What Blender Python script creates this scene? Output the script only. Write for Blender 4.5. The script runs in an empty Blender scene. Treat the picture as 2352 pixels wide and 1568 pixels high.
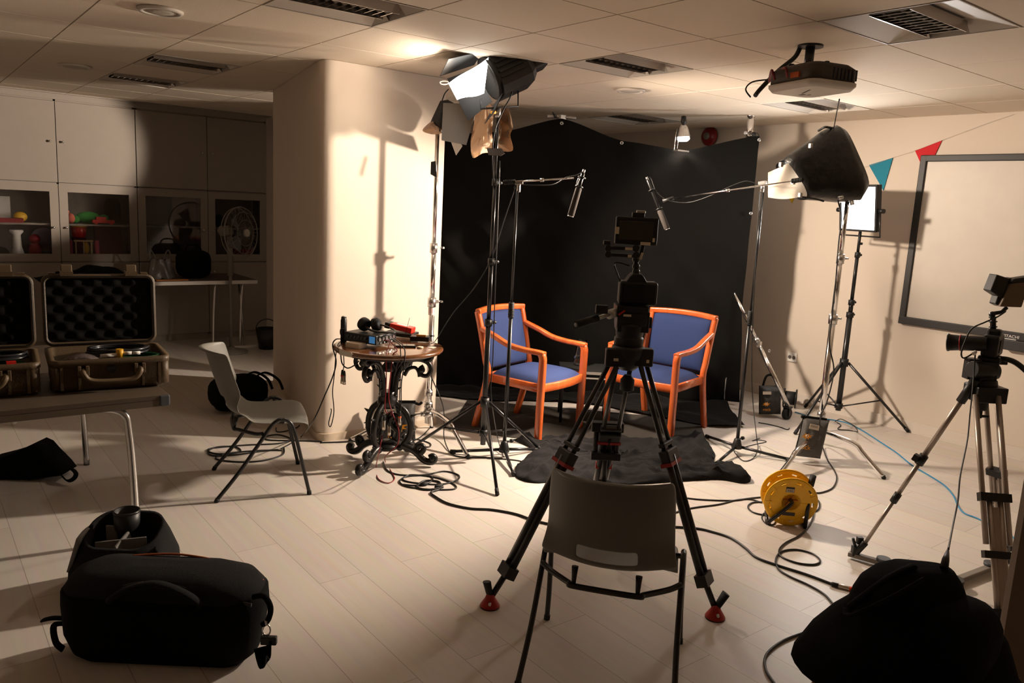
# Interview film set in a white basement room: two orange chairs before a black drape,
# lamps, microphones, cameras.  All geometry in metres, Z up.
# +X runs along the cabinet wall, +Y along the whiteboard wall.
import bpy, random
from math import sin, cos, pi, radians, sqrt, atan2, exp, floor as ifloor
from mathutils import Vector as V, Matrix, Euler, noise

random.seed(7)
scene = bpy.context.scene
COL = scene.collection

# ------------------------------------------------------------------ camera
CAM = V((0, 0, 1.64)); FPX = 1809.27
def _cam():
    yaw, pit, rol = radians(51.8), radians(-9.802), radians(2.959)
    fw = V((cos(yaw)*cos(pit), sin(yaw)*cos(pit), sin(pit)))
    ri = V((sin(yaw), -cos(yaw), 0)); up = ri.cross(fw)
    c, s = cos(rol), sin(rol)
    return c*ri+s*up, -s*ri+c*up, fw
RI, UP, FW = _cam()
cd = bpy.data.cameras.new('camera'); cam = bpy.data.objects.new('camera', cd); COL.objects.link(cam)
cd.sensor_width = 36; cd.lens = FPX/2352*36; cd.clip_start = .05
mw = Matrix((RI, UP, -FW)).transposed().to_4x4(); mw.translation = CAM
cam.matrix_world = mw
scene.camera = cam
def ray(x, y): return RI*((x-1176)/FPX)+UP*(-(y-784)/FPX)+FW
def at(x, y, z=0.0):                     # point at height z seen at photo position x, y
    d = ray(x, y); return CAM+d*((z-CAM.z)/d.z)
def atd(x, y, dep): return CAM+ray(x, y)*dep
def atX(x, y, X):
    d = ray(x, y); return CAM+d*(X/d.x)
def atY(x, y, Y):
    d = ray(x, y); return CAM+d*(Y/d.y)
def dep(p): return (V(p)-CAM).dot(FW)
def zat(X, Y, py):
    lo, hi = 0.0, 3.0
    for _ in range(40):
        m = (lo+hi)/2; q = V((X, Y, m))-CAM
        if 784-FPX*q.dot(UP)/q.dot(FW) > py: lo = m
        else: hi = m
    return lo

# ------------------------------------------------------------------ materials
MATS = {}
def mat(name, col, rough=.5, metal=0, bump=0, bscale=60, var=0, vscale=8, spec=.5, coat=0, trans=0, ior=1.45, emit=0, ecol=None, sheen=0, alpha=1):
    if name in MATS: return MATS[name]
    m = bpy.data.materials.new(name); m.use_nodes = True; nt = m.node_tree; b = nt.nodes['Principled BSDF']
    c = (*col, 1)
    b.inputs['Base Color'].default_value = c; b.inputs['Roughness'].default_value = rough
    b.inputs['Metallic'].default_value = metal; b.inputs['Specular IOR Level'].default_value = spec
    b.inputs['Coat Weight'].default_value = coat; b.inputs['Transmission Weight'].default_value = trans; b.inputs['IOR'].default_value = ior
    b.inputs['Sheen Weight'].default_value = sheen; b.inputs['Alpha'].default_value = alpha
    if emit:
        b.inputs['Emission Color'].default_value = (*(ecol or col), 1); b.inputs['Emission Strength'].default_value = emit
    tc = nt.nodes.new('ShaderNodeTexCoord')
    n = nt.nodes.new('ShaderNodeTexNoise'); n.inputs['Scale'].default_value = vscale; n.inputs['Detail'].default_value = 4
    nt.links.new(tc.outputs['Object'], n.inputs['Vector'])
    v = var if var else .06
    mx = nt.nodes.new('ShaderNodeMix'); mx.data_type = 'RGBA'
    mx.inputs[6].default_value = tuple(x*(1-v) for x in col)+(1,); mx.inputs[7].default_value = tuple(min(1, x*(1+v)) for x in col)+(1,)
    nt.links.new(n.outputs['Fac'], mx.inputs[0]); nt.links.new(mx.outputs[2], b.inputs['Base Color'])
    if bump:
        n2 = nt.nodes.new('ShaderNodeTexNoise'); n2.inputs['Scale'].default_value = bscale; n2.inputs['Detail'].default_value = 3
        nt.links.new(tc.outputs['Object'], n2.inputs['Vector'])
        bp = nt.nodes.new('ShaderNodeBump'); bp.inputs['Strength'].default_value = bump; bp.inputs['Distance'].default_value = .01
        nt.links.new(n2.outputs['Fac'], bp.inputs['Height']); nt.links.new(bp.outputs['Normal'], b.inputs['Normal'])
    MATS[name] = m; return m

def wood(name, a, b_, rough=.3, scale=(4, 4, 40), coat=.3):
    if name in MATS: return MATS[name]
    m = bpy.data.materials.new(name); m.use_nodes = True; nt = m.node_tree; b = nt.nodes['Principled BSDF']
    tc = nt.nodes.new('ShaderNodeTexCoord'); mp = nt.nodes.new('ShaderNodeMapping'); mp.inputs['Scale'].default_value = scale
    n = nt.nodes.new('ShaderNodeTexNoise'); n.inputs['Scale'].default_value = 3; n.inputs['Detail'].default_value = 6; n.inputs['Distortion'].default_value = .6
    cr = nt.nodes.new('ShaderNodeValToRGB'); cr.color_ramp.elements[0].color = (*a, 1); cr.color_ramp.elements[1].color = (*b_, 1)
    cr.color_ramp.elements[0].position = .3; cr.color_ramp.elements[1].position = .7
    nt.links.new(tc.outputs['Object'], mp.inputs[0]); nt.links.new(mp.outputs[0], n.inputs['Vector'])
    nt.links.new(n.outputs['Fac'], cr.inputs[0]); nt.links.new(cr.outputs[0], b.inputs['Base Color'])
    b.inputs['Roughness'].default_value = rough; b.inputs['Coat Weight'].default_value = coat; b.inputs['Coat Roughness'].default_value = .15
    MATS[name] = m; return m

def gel_mat(name, col, mixf=.7):
    m = bpy.data.materials.new(name); m.use_nodes = True; nt = m.node_tree; nt.nodes.clear()
    o = nt.nodes.new('ShaderNodeOutputMaterial'); t = nt.nodes.new('ShaderNodeBsdfTranslucent'); d = nt.nodes.new('ShaderNodeBsdfPrincipled')
    n = nt.nodes.new('ShaderNodeTexNoise'); n.inputs['Scale'].default_value = 14
    bp = nt.nodes.new('ShaderNodeBump'); bp.inputs['Strength'].default_value = .25
    mx = nt.nodes.new('ShaderNodeMixShader'); mx.inputs[0].default_value = mixf
    t.inputs[0].default_value = (*col, 1); d.inputs['Base Color'].default_value = (*col, 1); d.inputs['Roughness'].default_value = .3
    L = nt.links.new; L(n.outputs['Fac'], bp.inputs['Height']); L(bp.outputs[0], d.inputs['Normal'])
    L(d.outputs[0], mx.inputs[1]); L(t.outputs[0], mx.inputs[2]); L(mx.outputs[0], o.inputs[0])
    MATS[name] = m; return m

def glow(name, col, s):
    if name in MATS: return MATS[name]
    m = bpy.data.materials.new(name); m.use_nodes = True; nt = m.node_tree; nt.nodes.clear()
    o = nt.nodes.new('ShaderNodeOutputMaterial'); e = nt.nodes.new('ShaderNodeEmission')
    e.inputs[0].default_value = (*col, 1); e.inputs[1].default_value = s; nt.links.new(e.outputs[0], o.inputs[0])
    MATS[name] = m; return m

BLACK = mat('black_plastic', (.012, .012, .012), .45)
BLACKM = mat('black_painted_metal', (.012, .012, .013), .3, .0, spec=.6)
RUBBER = mat('black_rubber', (.01, .01, .01), .65)
CHROME = mat('chrome', (.80, .79, .78), .12, 1)
STEEL = mat('brushed_steel', (.62, .61, .6), .28, 1)
ALU = mat('satin_aluminium', (.50, .49, .47), .42, .75)
FABRIC = mat('black_bag_fabric', (.0035, .0034, .0035), .9, bump=.5, bscale=500, spec=.15)
FABRIC2 = mat('charcoal_bag_fabric', (.016, .0155, .016), .9, bump=.5, bscale=400, spec=.15)
PADGREY = mat('grey_padding', (.20, .19, .18), .9, bump=.3, bscale=300)
WHITEP = mat('white_plastic', (.75, .73, .69), .4)
REDP = mat('red_plastic', (.55, .02, .015), .35)
CREAM = mat('cream_sticker', (.70, .60, .44), .6)
CABLE = mat('black_cable', (.012, .012, .012), .42)
GLASS = mat('clear_glass', (1, 1, 1), .02, trans=1, ior=1.45)

# ------------------------------------------------------------------ mesh builder
def spline(pts, k=8, closed=False):
    P = [V(p) for p in pts]; n = len(P); out = []
    rng = range(n if closed else n-1)
    for i in rng:
        if closed: a, b, c, d = P[i-1], P[i], P[(i+1) % n], P[(i+2) % n]
        else: a, b, c, d = P[max(i-1, 0)], P[i], P[i+1], P[min(i+2, n-1)]
        for j in range(k):
            t = j/k
            out.append(.5*((2*b)+(c-a)*t+(2*a-5*b+4*c-d)*t*t+(3*b-a-3*c+d)*t**3))
    if not closed: out.append(P[-1])
    return out
def basis(d, hint=None):                 # matrix whose Z is d
    z = V(d).normalized(); h = V(hint) if hint else (V((0, 0, 1)) if abs(z.z) < .95 else V((1, 0, 0)))
    x = h.cross(z).normalized(); y = z.cross(x)
    return Matrix((x, y, z)).transposed()
def frame(o, d, hint=None):
    m = basis(d, hint).to_4x4(); m.translation = V(o); return m
ROOT = {}
class MB:
    def __init__(s): s.v = []; s.f = []; s.sm = []; s.mi = []
    def add(s, vs, fs, sm=False, m=0, M=None):
        o = len(s.v)
        for p in vs: s.v.append(M @ V(p) if M else V(p))
        for f in fs: s.f.append([i+o for i in f]); s.sm.append(sm); s.mi.append(m)
        return s
    def box(s, c, sz, R=None, m=0, M=None):
        x, y, z = sz[0]/2, sz[1]/2, sz[2]/2; c = V(c)
        vs = [V((a*x, b*y, d*z)) for d in (-1, 1) for a, b in ((-1, -1), (1, -1), (1, 1), (-1, 1))]
        vs = [c+((R @ p) if R else p) for p in vs]
        return s.add(vs, [(3, 2, 1, 0), (4, 5, 6, 7), (0, 1, 5, 4), (1, 2, 6, 5), (2, 3, 7, 6), (3, 0, 4, 7)], False, m, M)
    def loft(s, rings, caps=True, sm=True, m=0, closed=True, loop=False):
        n = len(rings[0]); vs = [p for r in rings for p in r]; fs = []; k = len(rings)
        for i in range(k if loop else k-1):
            for j in range(n if closed else n-1):
                a, b = i*n+j, i*n+(j+1) % n; c, d = ((i+1) % k)*n+(j+1) % n, ((i+1) % k)*n+j
                fs.append((a, b, c, d))
        s.add(vs, fs, sm, m)
        if caps and not loop and closed:
            o = len(s.v)-len(vs)
            s.f.append([o+i for i in range(n)][::-1]); s.sm.append(False); s.mi.append(m)
            s.f.append([o+(k-1)*n+i for i in range(n)]); s.sm.append(False); s.mi.append(m)
        return s
    def cyl(s, p0, p1, r0, r1=None, n=14, m=0, caps=True):
        p0, p1 = V(p0), V(p1); r1 = r0 if r1 is None else r1; B = basis(p1-p0)
        rr = [[p+B @ V((r*cos(2*pi*i/n), r*sin(2*pi*i/n), 0)) for i in range(n)] for p, r in ((p0, r0), (p1, r1))]
        return s.loft(rr, caps, True, m)
    def tube(s, path, r, n=8, closed=False, m=0, flat=1.0):
        P = [V(p) for p in path]; k = len(P); rings = []; nx = None
        for i in range(k):
            t = (P[(i+1) % k]-P[i-1]) if closed else (P[min(i+1, k-1)]-P[max(i-1, 0)])
            if t.length < 1e-9: t = V((0, 0, 1))
            t.normalize()
            if nx is None: nx = basis(t).col[0].copy()
            nx = (nx-t*nx.dot(t)); nx = nx.normalized() if nx.length > 1e-6 else basis(t).col[0].copy()
            ny = t.cross(nx); rad = r(i/(k-1)) if callable(r) else r
            rings.append([P[i]+nx*(rad*cos(2*pi*j/n))+ny*(rad*flat*sin(2*pi*j/n)) for j in range(n)])
        return s.loft(rings, True, True, m, loop=closed)
    def lathe(s, prof, n=28, M=None, m=0, sm=True, caps=True):
        rr = [[V((r*cos(2*pi*i/n), r*sin(2*pi*i/n), z)) for i in range(n)] for r, z in prof]
        if M: rr = [[M @ p for p in r] for r in rr]
        return s.loft(rr, caps, sm, m)
    def sph(s, c, r, n=14, k=9, sc=(1, 1, 1), m=0, M=None, e=1.0):
        def pw(x): return abs(x)**e*(1 if x >= 0 else -1)
        rr = []
        for i in range(k+1):
            a = -pi/2+pi*i/k; a = max(min(a, pi/2-.02), -pi/2+.02)
            rr.append([V((c[0]+r*sc[0]*pw(cos(a))*pw(cos(2*pi*j/n)), c[1]+r*sc[1]*pw(cos(a))*pw(sin(2*pi*j/n)), c[2]+r*sc[2]*pw(sin(a)))) for j in range(n)])
        if M: rr = [[M @ p for p in r_] for r_ in rr]
        return s.loft(rr, True, True, m)
    def prism(s, poly, z0, z1, M=None, m=0, sm=False):
        rr = [[V((x, y, z)) for x, y in poly] for z in (z0, z1)]
        if M: rr = [[M @ p for p in r] for r in rr]
        return s.loft(rr, True, sm, m)
    def grid(s, fn, nu, nv, m=0, skip=None, sm=True):
        vs = [fn(i/nu, j/nv) for j in range(nv+1) for i in range(nu+1)]; w = nu+1
        fs = [(j*w+i, j*w+i+1, (j+1)*w+i+1, (j+1)*w+i) for j in range(nv) for i in range(nu) if not (skip and skip((i+.5)/nu, (j+.5)/nv))]
        return s.add(vs, fs, sm, m)
    def torus(s, c, R, r, M=None, n=28, k=8, m=0):
        pts = [V((R*cos(2*pi*i/n), R*sin(2*pi*i/n), 0)) for i in range(n)]
        pts = [(M @ p if M else p)+V(c) for p in pts]
        return s.tube(pts, r, k, True, m)
    def build(s, name, mats, parent=None, bevel=0, sub=0, solid=0, origin=None, world=False, off=0):
        if not isinstance(mats, (list, tuple)): mats = [mats]
        vs = s.v
        if parent is not None and world:
            Mi = ROOT[parent.name].inverted(); vs = [Mi @ p for p in vs]
        o = V((0, 0, 0))
        if parent is None:
            if origin is None:
                xs = [p.x for p in vs]; ys = [p.y for p in vs]; zs = [p.z for p in vs]
                o = V(((min(xs)+max(xs))/2, (min(ys)+max(ys))/2, min(zs)))
            else: o = V(origin)
            vs = [p-o for p in vs]
        me = bpy.data.meshes.new(name); me.from_pydata([tuple(p) for p in vs], [], s.f)
        me.polygons.foreach_set('use_smooth', s.sm); me.polygons.foreach_set('material_index', s.mi)
        for m in mats: me.materials.append(m)
        me.update()
        ob = bpy.data.objects.new(name, me); COL.objects.link(ob); ob.location = o
        if parent is not None: ob.parent = parent
        if solid:
            md = ob.modifiers.new('thick', 'SOLIDIFY'); md.thickness = solid; md.offset = off
        if bevel:
            md = ob.modifiers.new('edge', 'BEVEL'); md.width = bevel; md.segments = 2; md.limit_method = 'ANGLE'; md.angle_limit = radians(40)
        if sub:
            md = ob.modifiers.new('smooth', 'SUBSURF'); md.levels = sub; md.render_levels = sub
        return ob
def tag(o, label, cat, group=None):
    o['label'] = label; o['category'] = cat
    if group: o['group'] = group
    return o
def thing(name, label, cat, loc=(0, 0, 0), rz=0, group=None, M=None):
    o = bpy.data.objects.new(name, None); COL.objects.link(o); o.empty_display_size = .05
    T = M if M else Matrix.Translation(V(loc)) @ Matrix.Rotation(rz, 4, 'Z')
    o.matrix_world = T; ROOT[o.name] = T
    return tag(o, label, cat, group)
def struct(o): o['kind'] = 'structure'; return o
def lettering(text, size, M, material, parent, name='lettering', depth=.0006, world=True):
    cu = bpy.data.curves.new(name, 'FONT'); cu.body = text; cu.size = size; cu.extrude = depth; cu.align_x = 'CENTER'; cu.align_y = 'CENTER'
    t = bpy.data.objects.new(name, cu); me = bpy.data.meshes.new_from_object(t); bpy.data.objects.remove(t); bpy.data.curves.remove(cu)
    T = (ROOT[parent.name].inverted() @ M) if (world and parent is not None and parent.name in ROOT) else M
    me.transform(T); me.materials.clear(); me.materials.append(material)
    ob = bpy.data.objects.new(name, me); COL.objects.link(ob); ob.parent = parent
    return ob
def rrect(w, d, r, n=5):
    out = []
    for cx, cy, a0 in ((w/2-r, d/2-r, 0), (-w/2+r, d/2-r, 90), (-w/2+r, -d/2+r, 180), (w/2-r, -d/2+r, 270)):
        for i in range(n+1):
            a = radians(a0+90*i/n); out.append((cx+r*cos(a), cy+r*sin(a)))
    return out
def cable(name, label, pts, r, m=None, group=None, k=8, cat='cable'):
    return tag(MB().tube(spline(pts, k), r, 7).build(name, m or CABLE), label, cat, group)
def fl(px, r=.005, lift=0):              # photo floor positions -> points lying on the floor
    return [at(x, y, r+.0005)+V((0, 0, lift)) for x, y in px]
# ------------------------------------------------------------------ the room
H = 2.48; XR = 6.38; YB = 8.9; X0, Y0 = -3.2, -3.0
def floor_mat():
    m = bpy.data.materials.new('pale_laminate'); m.use_nodes = True; nt = m.node_tree; b = nt.nodes['Principled BSDF']; L = nt.links.new
    tc = nt.nodes.new('ShaderNodeTexCoord'); mp = nt.nodes.new('ShaderNodeMapping')
    mp.inputs['Rotation'].default_value = (0, 0, radians(90)); mp.inputs['Location'].default_value = (.37, .06, 0)
    br = nt.nodes.new('ShaderNodeTexBrick'); br.offset = .37; br.inputs['Scale'].default_value = 1
    br.inputs['Brick Width'].default_value = 1.29; br.inputs['Row Height'].default_value = .2
    br.inputs['Mortar Size'].default_value = .0016; br.inputs['Mortar Smooth'].default_value = .2
    br.inputs['Color1'].default_value = (.64, .585, .53, 1); br.inputs['Color2'].default_value = (.58, .53, .48, 1); br.inputs['Mortar'].default_value = (.36, .31, .27, 1)
    L(tc.outputs['Object'], mp.inputs[0]); L(mp.outputs[0], br.inputs['Vector'])
    mp2 = nt.nodes.new('ShaderNodeMapping'); mp2.inputs['Scale'].default_value = (14, .8, 1)
    n = nt.nodes.new('ShaderNodeTexNoise'); n.inputs['Scale'].default_value = 2.2; n.inputs['Detail'].default_value = 6
    L(tc.outputs['Object'], mp2.inputs[0]); L(mp2.outputs[0], n.inputs['Vector'])
    mx = nt.nodes.new('ShaderNodeMix'); mx.data_type = 'RGBA'; mx.blend_type = 'OVERLAY'; mx.inputs[0].default_value = .16
    L(br.outputs['Color'], mx.inputs[6]); L(n.outputs['Color'], mx.inputs[7]); L(mx.outputs[2], b.inputs['Base Color'])
    b.inputs['Roughness'].default_value = .38; b.inputs['Specular IOR Level'].default_value = .45
    bp = nt.nodes.new('ShaderNodeBump'); bp.inputs['Strength'].default_value = .08; bp.inputs['Distance'].default_value = .004
    L(br.outputs['Fac'], bp.inputs['Height']); bp.invert = True; L(bp.outputs[0], b.inputs['Normal'])
    return m
WALL = mat('white_wall_paint', (.64, .56, .48), .75, bump=.06, bscale=90, var=.03, vscale=2, spec=.3)
PILL = mat('white_plaster', (.68, .59, .50), .7, bump=.08, bscale=14, var=.05, vscale=3, spec=.3)
CEIL = mat('white_ceiling_tile', (.80, .70, .58), .8, bump=.12, bscale=160, var=.03, vscale=1.5, spec=.2)
TBAR = mat('ceiling_grid_bar', (.36, .30, .24), .6)
SKIRT = mat('skirting_paint', (.64, .58, .52), .5)
struct(MB().box(((X0+XR+.2)/2, (Y0+9.6)/2, -.05), (XR+.2-X0, 9.6-Y0, .1)).build('floor', floor_mat(), origin=(0, 0, 0)))
struct(MB().box((XR+.06, (Y0+9.6)/2, H/2+.1), (.12, 9.6-Y0, H+.2)).build('wall_right', WALL))
struct(MB().box(((X0+XR)/2, YB+.53, H/2+.1), (XR-X0, .12, H+.2)).build('wall_back', WALL))
struct(MB().box((X0-.06, (Y0+9.6)/2, H/2+.1), (.12, 9.6-Y0, H+.2)).build('wall_left', mat('pale_panelling', (.66, .57, .48), .8)))
struct(MB().box(((X0+XR)/2, Y0-.06, H/2+.1), (XR-X0, .12, H+.2)).build('wall_front', mat('pale_panelling', (.66, .57, .48), .8)))
struct(MB().box((XR-.008, (Y0+9.43)/2, .045), (.014, 9.43-Y0, .088)).box((XR-.012, (Y0+9.43)/2, .006), (.024, 9.43-Y0, .012)).build('baseboard_right', SKIRT))
struct(MB().box(((3.36+XR)/2, YB+.40, H/2), (XR-3.37, .12, H)).build('wall_alcove', WALL))

# column with one rounded corner
def column(z0, z1, g=0.0):
    A = V((2.165, 4.80)); B = V((2.56, 6.64)); C_ = V((3.085, 4.80)); D = V((3.12, 5.9)); r = .11
    dB = (B-A).normalized(); dC = (C_-A).normalized()
    p0, p1 = A+dB*r, A+dC*r; pts = [p0+(A-p0)*2*t*(1-t)+(p1-p0)*t*t for t in [i/40 for i in range(41)]]
    poly = [B]+pts+[C_, D]; c = sum(poly, V((0, 0)))/len(poly)
    return [(p+(p-c).normalized()*g) for p in poly]
struct(MB().prism([tuple(p) for p in column(0, H)], 0, H-.002, sm=False).build('wall_column', PILL))
struct(MB().prism([tuple(p) for p in column(0, H, .014)], 0, .05).build('trim_1', mat('worn_skirting', (.58, .47, .36), .6, bump=.4, bscale=14, var=.2, vscale=6)))

# suspended ceiling: panels between slim bars, light fittings sit in open cells
XL = [-3.2, -2.6, -2.05, -1.48, -.9, -.33, .24, .82, 1.385, 1.95, 2.546, 3.173, 3.775, 4.46, 5.165, 5.82, 6.38]
YL = [-3.0, -2.6, -2.03, -1.46, -.88, -.3, .29, .87, 1.46, 2.04, 2.613, 3.194, 3.733, 4.355, 4.98, 5.62, 6.22, 6.83, 7.43, 8.03, 8.62, 9.4]
def cell(x, y):
    i = max(k for k in range(len(XL)-1) if XL[k] <= x); j = max(k for k in range(len(YL)-1) if YL[k] <= y); return i, j
FIT = {'ceiling light with louvre above the white column, cut by the top frame edge': (1.7, 3.4),
       'unlit ceiling light near the round speakers, nearer of the two by the column': (1.7, 5.9),
       'unlit ceiling light in the dark corner closest to the wall cabinets': (1.7, 7.1),
       'ceiling light with louvre right of the bright lamp, above the backdrop': (3.45, 3.45),
       'shaded ceiling light partly behind the top edge of the black backdrop': (5.5, 5.2),
       'ceiling light with louvre just beyond the ceiling projector': (5.4, 3.4),
       'large ceiling light with deep louvre at top right above the whiteboard': (3.45, 1.75)}
open_cells = {cell(*p): k for k, p in FIT.items()}
cm = MB(); g = .004
for i in range(len(XL)-1):
    for j in range(len(YL)-1):
        if (i, j) in open_cells: continue
        cm.box(((XL[i]+XL[i+1])/2, (YL[j]+YL[j+1])/2, H+.01), (XL[i+1]-XL[i]-2*g, YL[j+1]-YL[j]-2*g, .02))
for x in XL: cm.box((x, (Y0+9.4)/2, H+.012), (.012, 9.4-Y0, .016), m=1)
for y in YL: cm.box(((X0+XR)/2, y, H+.012), (XR-X0, .012, .016), m=1)
cm.box(((X0+XR)/2, (Y0+9.4)/2, H+.16), (XR-X0+.4, 9.8-Y0, .02), m=0)
struct(cm.build('ceiling', [CEIL, TBAR], origin=(0, 0, H)))

WING = mat('fitting_white_enamel', (.60, .55, .49), .5)
LOUV = mat('mirror_louvre', (.55, .52, .50), .18, 1)
DARK = mat('fitting_inside', (.05, .045, .04), .6)
for (i, j), lab in open_cells.items():
    x0, x1, y0, y1 = XL[i]+.008, XL[i+1]-.008, YL[j]+.008, YL[j+1]-.008; w, d = x1-x0, y1-y0
    t = thing('ceiling_light', lab, 'ceiling light', ((x0+x1)/2, (y0+y1)/2, H), 0, 'louvred ceiling lights')
    f = MB()
    for sx, sy, ax, ay in ((0, 1, w, .006), (0, -1, w, .006), (1, 0, .006, d), (-1, 0, .006, d)):
        f.box((sx*w/2, sy*d/2, .035), (ax, ay, .075))
    f.box((0, 0, .072), (w, d, .004)); f.build('housing', WING, t)
    for s in (-1, 1):                    # slanted white reflector wings on both sides of the louvre
        m = MB(); a, b = s*d*.49, s*d*.15
        m.add([(-w*.49, a, .001), (w*.49, a, .001), (w*.40, b, .055), (-w*.40, b, .055)], [(0, 1, 2, 3)])
        m.add([(w*.49, a, .001), (w*.49, b, .001), (w*.40, b, .055)], [(0, 1, 2)])
        m.add([(-w*.49, a, .001), (-w*.49, b, .001), (-w*.40, b, .055)], [(0, 2, 1)])
        m.build('reflector_wing', WING, t, solid=.002)
    lv = MB()
    for s in (-1, 1): lv.box((0, s*d*.15, .022), (w*.86, .004, .044))
    for k in range(11): lv.box((-w*.40+w*.80*k/10, 0, .024), (.003, d*.29, .036), R=Euler((0, radians(14), 0)).to_matrix())
    lv.box((0, 0, .06), (w*.86, d*.3, .003), m=1)
    lv.build('louvre', [LOUV, DARK], t)
    MB().cyl((-w*.4, 0, .05), (w*.4, 0, .05), .008, n=10).build('fluorescent_tube', WHITEP, t)
SPK = mat('speaker_mesh', (.50, .45, .39), .7, bump=.5, bscale=300)
for lab, (x, y), r in (('round ceiling speaker at top left, larger and nearer one', at(368, 22, H).xy, .105), ('small round ceiling speaker above the wall cabinets', at(172, 150, H).xy, .11), ('round ceiling speaker above the black backdrop', at(1448, 206, H).xy, .105)):
    t = thing('ceiling_speaker', lab, 'ceiling speaker', (x, y, H), 0, 'round ceiling speakers')
    MB().lathe([(r, -.001), (r, -.008), (r*.93, -.016), (r*.74, -.015), (r*.72, -.010), (r*.72, -.001)], 36).build('rim', WING, t)
    MB().lathe([(r*.70, -.004), (r*.68, -.012), (r*.3, -.015), (.001, -.016)], 30).build('grille', SPK, t)

# ------------------------------------------------------------------ wall cabinets
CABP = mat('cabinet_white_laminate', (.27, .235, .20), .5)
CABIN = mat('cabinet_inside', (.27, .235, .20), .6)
def cabinet(xa, xm, xb, lab):
    t = thing('storage_cabinet', lab, 'cabinet', ((xa+xb)/2, YB, 0), 0, 'white storage cabinets along the back wall'); w = xb-xa; d = .40; cx = (xa+xb)/2; e = .02
    c = MB()
    for x in (xa+e/2, xb-e/2, xm): c.box((x-cx, d/2+.012, 1.235), (e, d, 2.43))
    for z in (.06, .86, 1.62, 2.41): c.box((0, d/2+.012, z), (w-.002, d, e))
    c.box((0, d, 1.235), (w, .012, 2.43)); c.box((0, .03, .028), (w, .02, .055)); c.box((0, .06, 2.445), (w, .12, .06))
    c.build('carcass', CABIN, t)
    MB().box((0, d/2+.02, 1.225), (w-.03, d-.05, .018)).build('shelf', CABP, t)
    for a, b, side in ((xa, xm, 1), (xm, xb, -1)):
        kx = (b-.055 if side > 0 else a+.055)-cx
        def knob(z, p):
            MB().lathe([(.006, 0), (.006, .012), (.011, .016), (.011, .024), (.001, .027)], 12, frame((kx, -.01, z), (0, -1, 0))).build('knob', STEEL, p)
        for nm, z0, z1 in (('upper_door', 1.63, 2.40), ('lower_door', .07, .855)):
            o = MB().box(((a+b)/2-cx, 0, (z0+z1)/2), (b-a-.006, .02, z1-z0-.006)).build(nm, CABP, t, bevel=.002)
            knob(2.02 if z0 > 1 else .75, o)
        fr = MB(); z0, z1, q = .865, 1.618, .075; mx = (a+b)/2-cx; W = b-a-.006
        fr.box((mx, 0, z0+q/2), (W, .02, q)).box((mx, 0, z1-q/2), (W, .02, q))
        for s in (-1, 1): fr.box((mx+s*(W/2-q/2), 0, (z0+z1)/2), (q, .02, z1-z0-2*q))
        o = fr.build('glazed_door', CABP, t)
        MB().box((mx, .004, (z0+z1)/2), (W-2*q+.01, .004, z1-z0-2*q+.01)).build('glass_pane', GLASS, o)
        knob(1.2, o)
cabinet(.57, 1.28, 1.99, 'white cabinet at far left with toys behind its glass doors')
cabinet(1.992, 2.70, 3.352, 'white cabinet next to the column, behind the pedestal fan')
struct(MB().box((1.9, YB+.02, 2.475), (3.0, .1, .012)).build('trim_2', CABP))
# toys behind the glass
sh1, sh0 = 1.2345, .871
def small(name, lab, cat, mb, m, **k): return tag(mb.build(name, m, **k), lab, cat)
PINK = mat('pink_plastic', (.45, .05, .12), .5); GREEN = mat('green_plush', (.03, .22, .04), .9); YEL = mat('yellow_plastic', (.75, .45, .03), .4)
MAROON = mat('maroon_card', (.10, .006, .008), .6); TEAL = mat('dark_blue_plastic', (.02, .03, .09), .5)
y = YB+.17
small('plush_toy', 'green plush toy lying on the upper glazed shelf', 'toy', MB().sph((1.56, y, sh1+.062), .06, sc=(1.9, 1, 1)).sph((1.70, y-.02, sh1+.05), .05).sph((1.44, y-.03, sh1+.04), .04), GREEN)
small('soft_ball', 'red and white soft toy at the left end of the upper shelf', 'toy', MB().sph((1.395, y-.05, sh1+.05), .05, sc=(.8, 1, 1)).sph((1.36, y-.05, sh1+.11), .028), mat('salmon_plush', (.55, .15, .10), .9))
small('toy_car', 'red toy car in front of the green plush', 'toy', MB().box((1.68, y-.10, sh1+.03), (.2, .06, .03)).box((1.66, y-.10, sh1+.06), (.09, .05, .03)).cyl((1.61, y-.135, sh1+.018), (1.61, y-.065, sh1+.018), .018).cyl((1.75, y-.135, sh1+.018), (1.75, y-.065, sh1+.018), .018), REDP)
small('backpack_toy', 'small black bag at the right of the upper shelf', 'bag', MB().sph((1.80, y+.06, sh1+.13), .13, sc=(.6, .5, 1), e=.6), FABRIC)
t = thing('toy_bucket', 'red and yellow toy bucket with a hoop handle', 'toy', (1.47, y, sh0))
MB().lathe([(.06, .22), (.075, .34), (.07, .34), (.055, .225)], 20).build('pail', REDP, t)
MB().lathe([(.078, .33), (.078, .36), (.07, .36)], 20).build('rim', YEL, t)
MB().tube([(.075*cos(a), 0, .35+.075*sin(a)) for a in [pi*i/12 for i in range(13)]], .004).build('handle', REDP, t)
MB().box((0, 0, .11), (.12, .1, .218)).build('box_below', MAROON, t)
t = thing('toy_house', 'pink toy house frame with a yellow figure inside', 'toy', (1.49, y-.12, sh0))
for x in (-.12, .12): MB().cyl((x, 0, 0), (x, 0, .20), .022).build('post', PINK, t)
m = MB()
for x in (-.07, 0, .07): m.box((x, 0, .095), (.012, .012, .19))
m.box((0, 0, .195), (.17, .02, .016)).build('bars', mat('cream_plastic', (.6, .5, .3), .5), t)
MB().sph((.03, .05, .12), .03, sc=(1, .7, 2)).build('figure', YEL, t)
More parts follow.
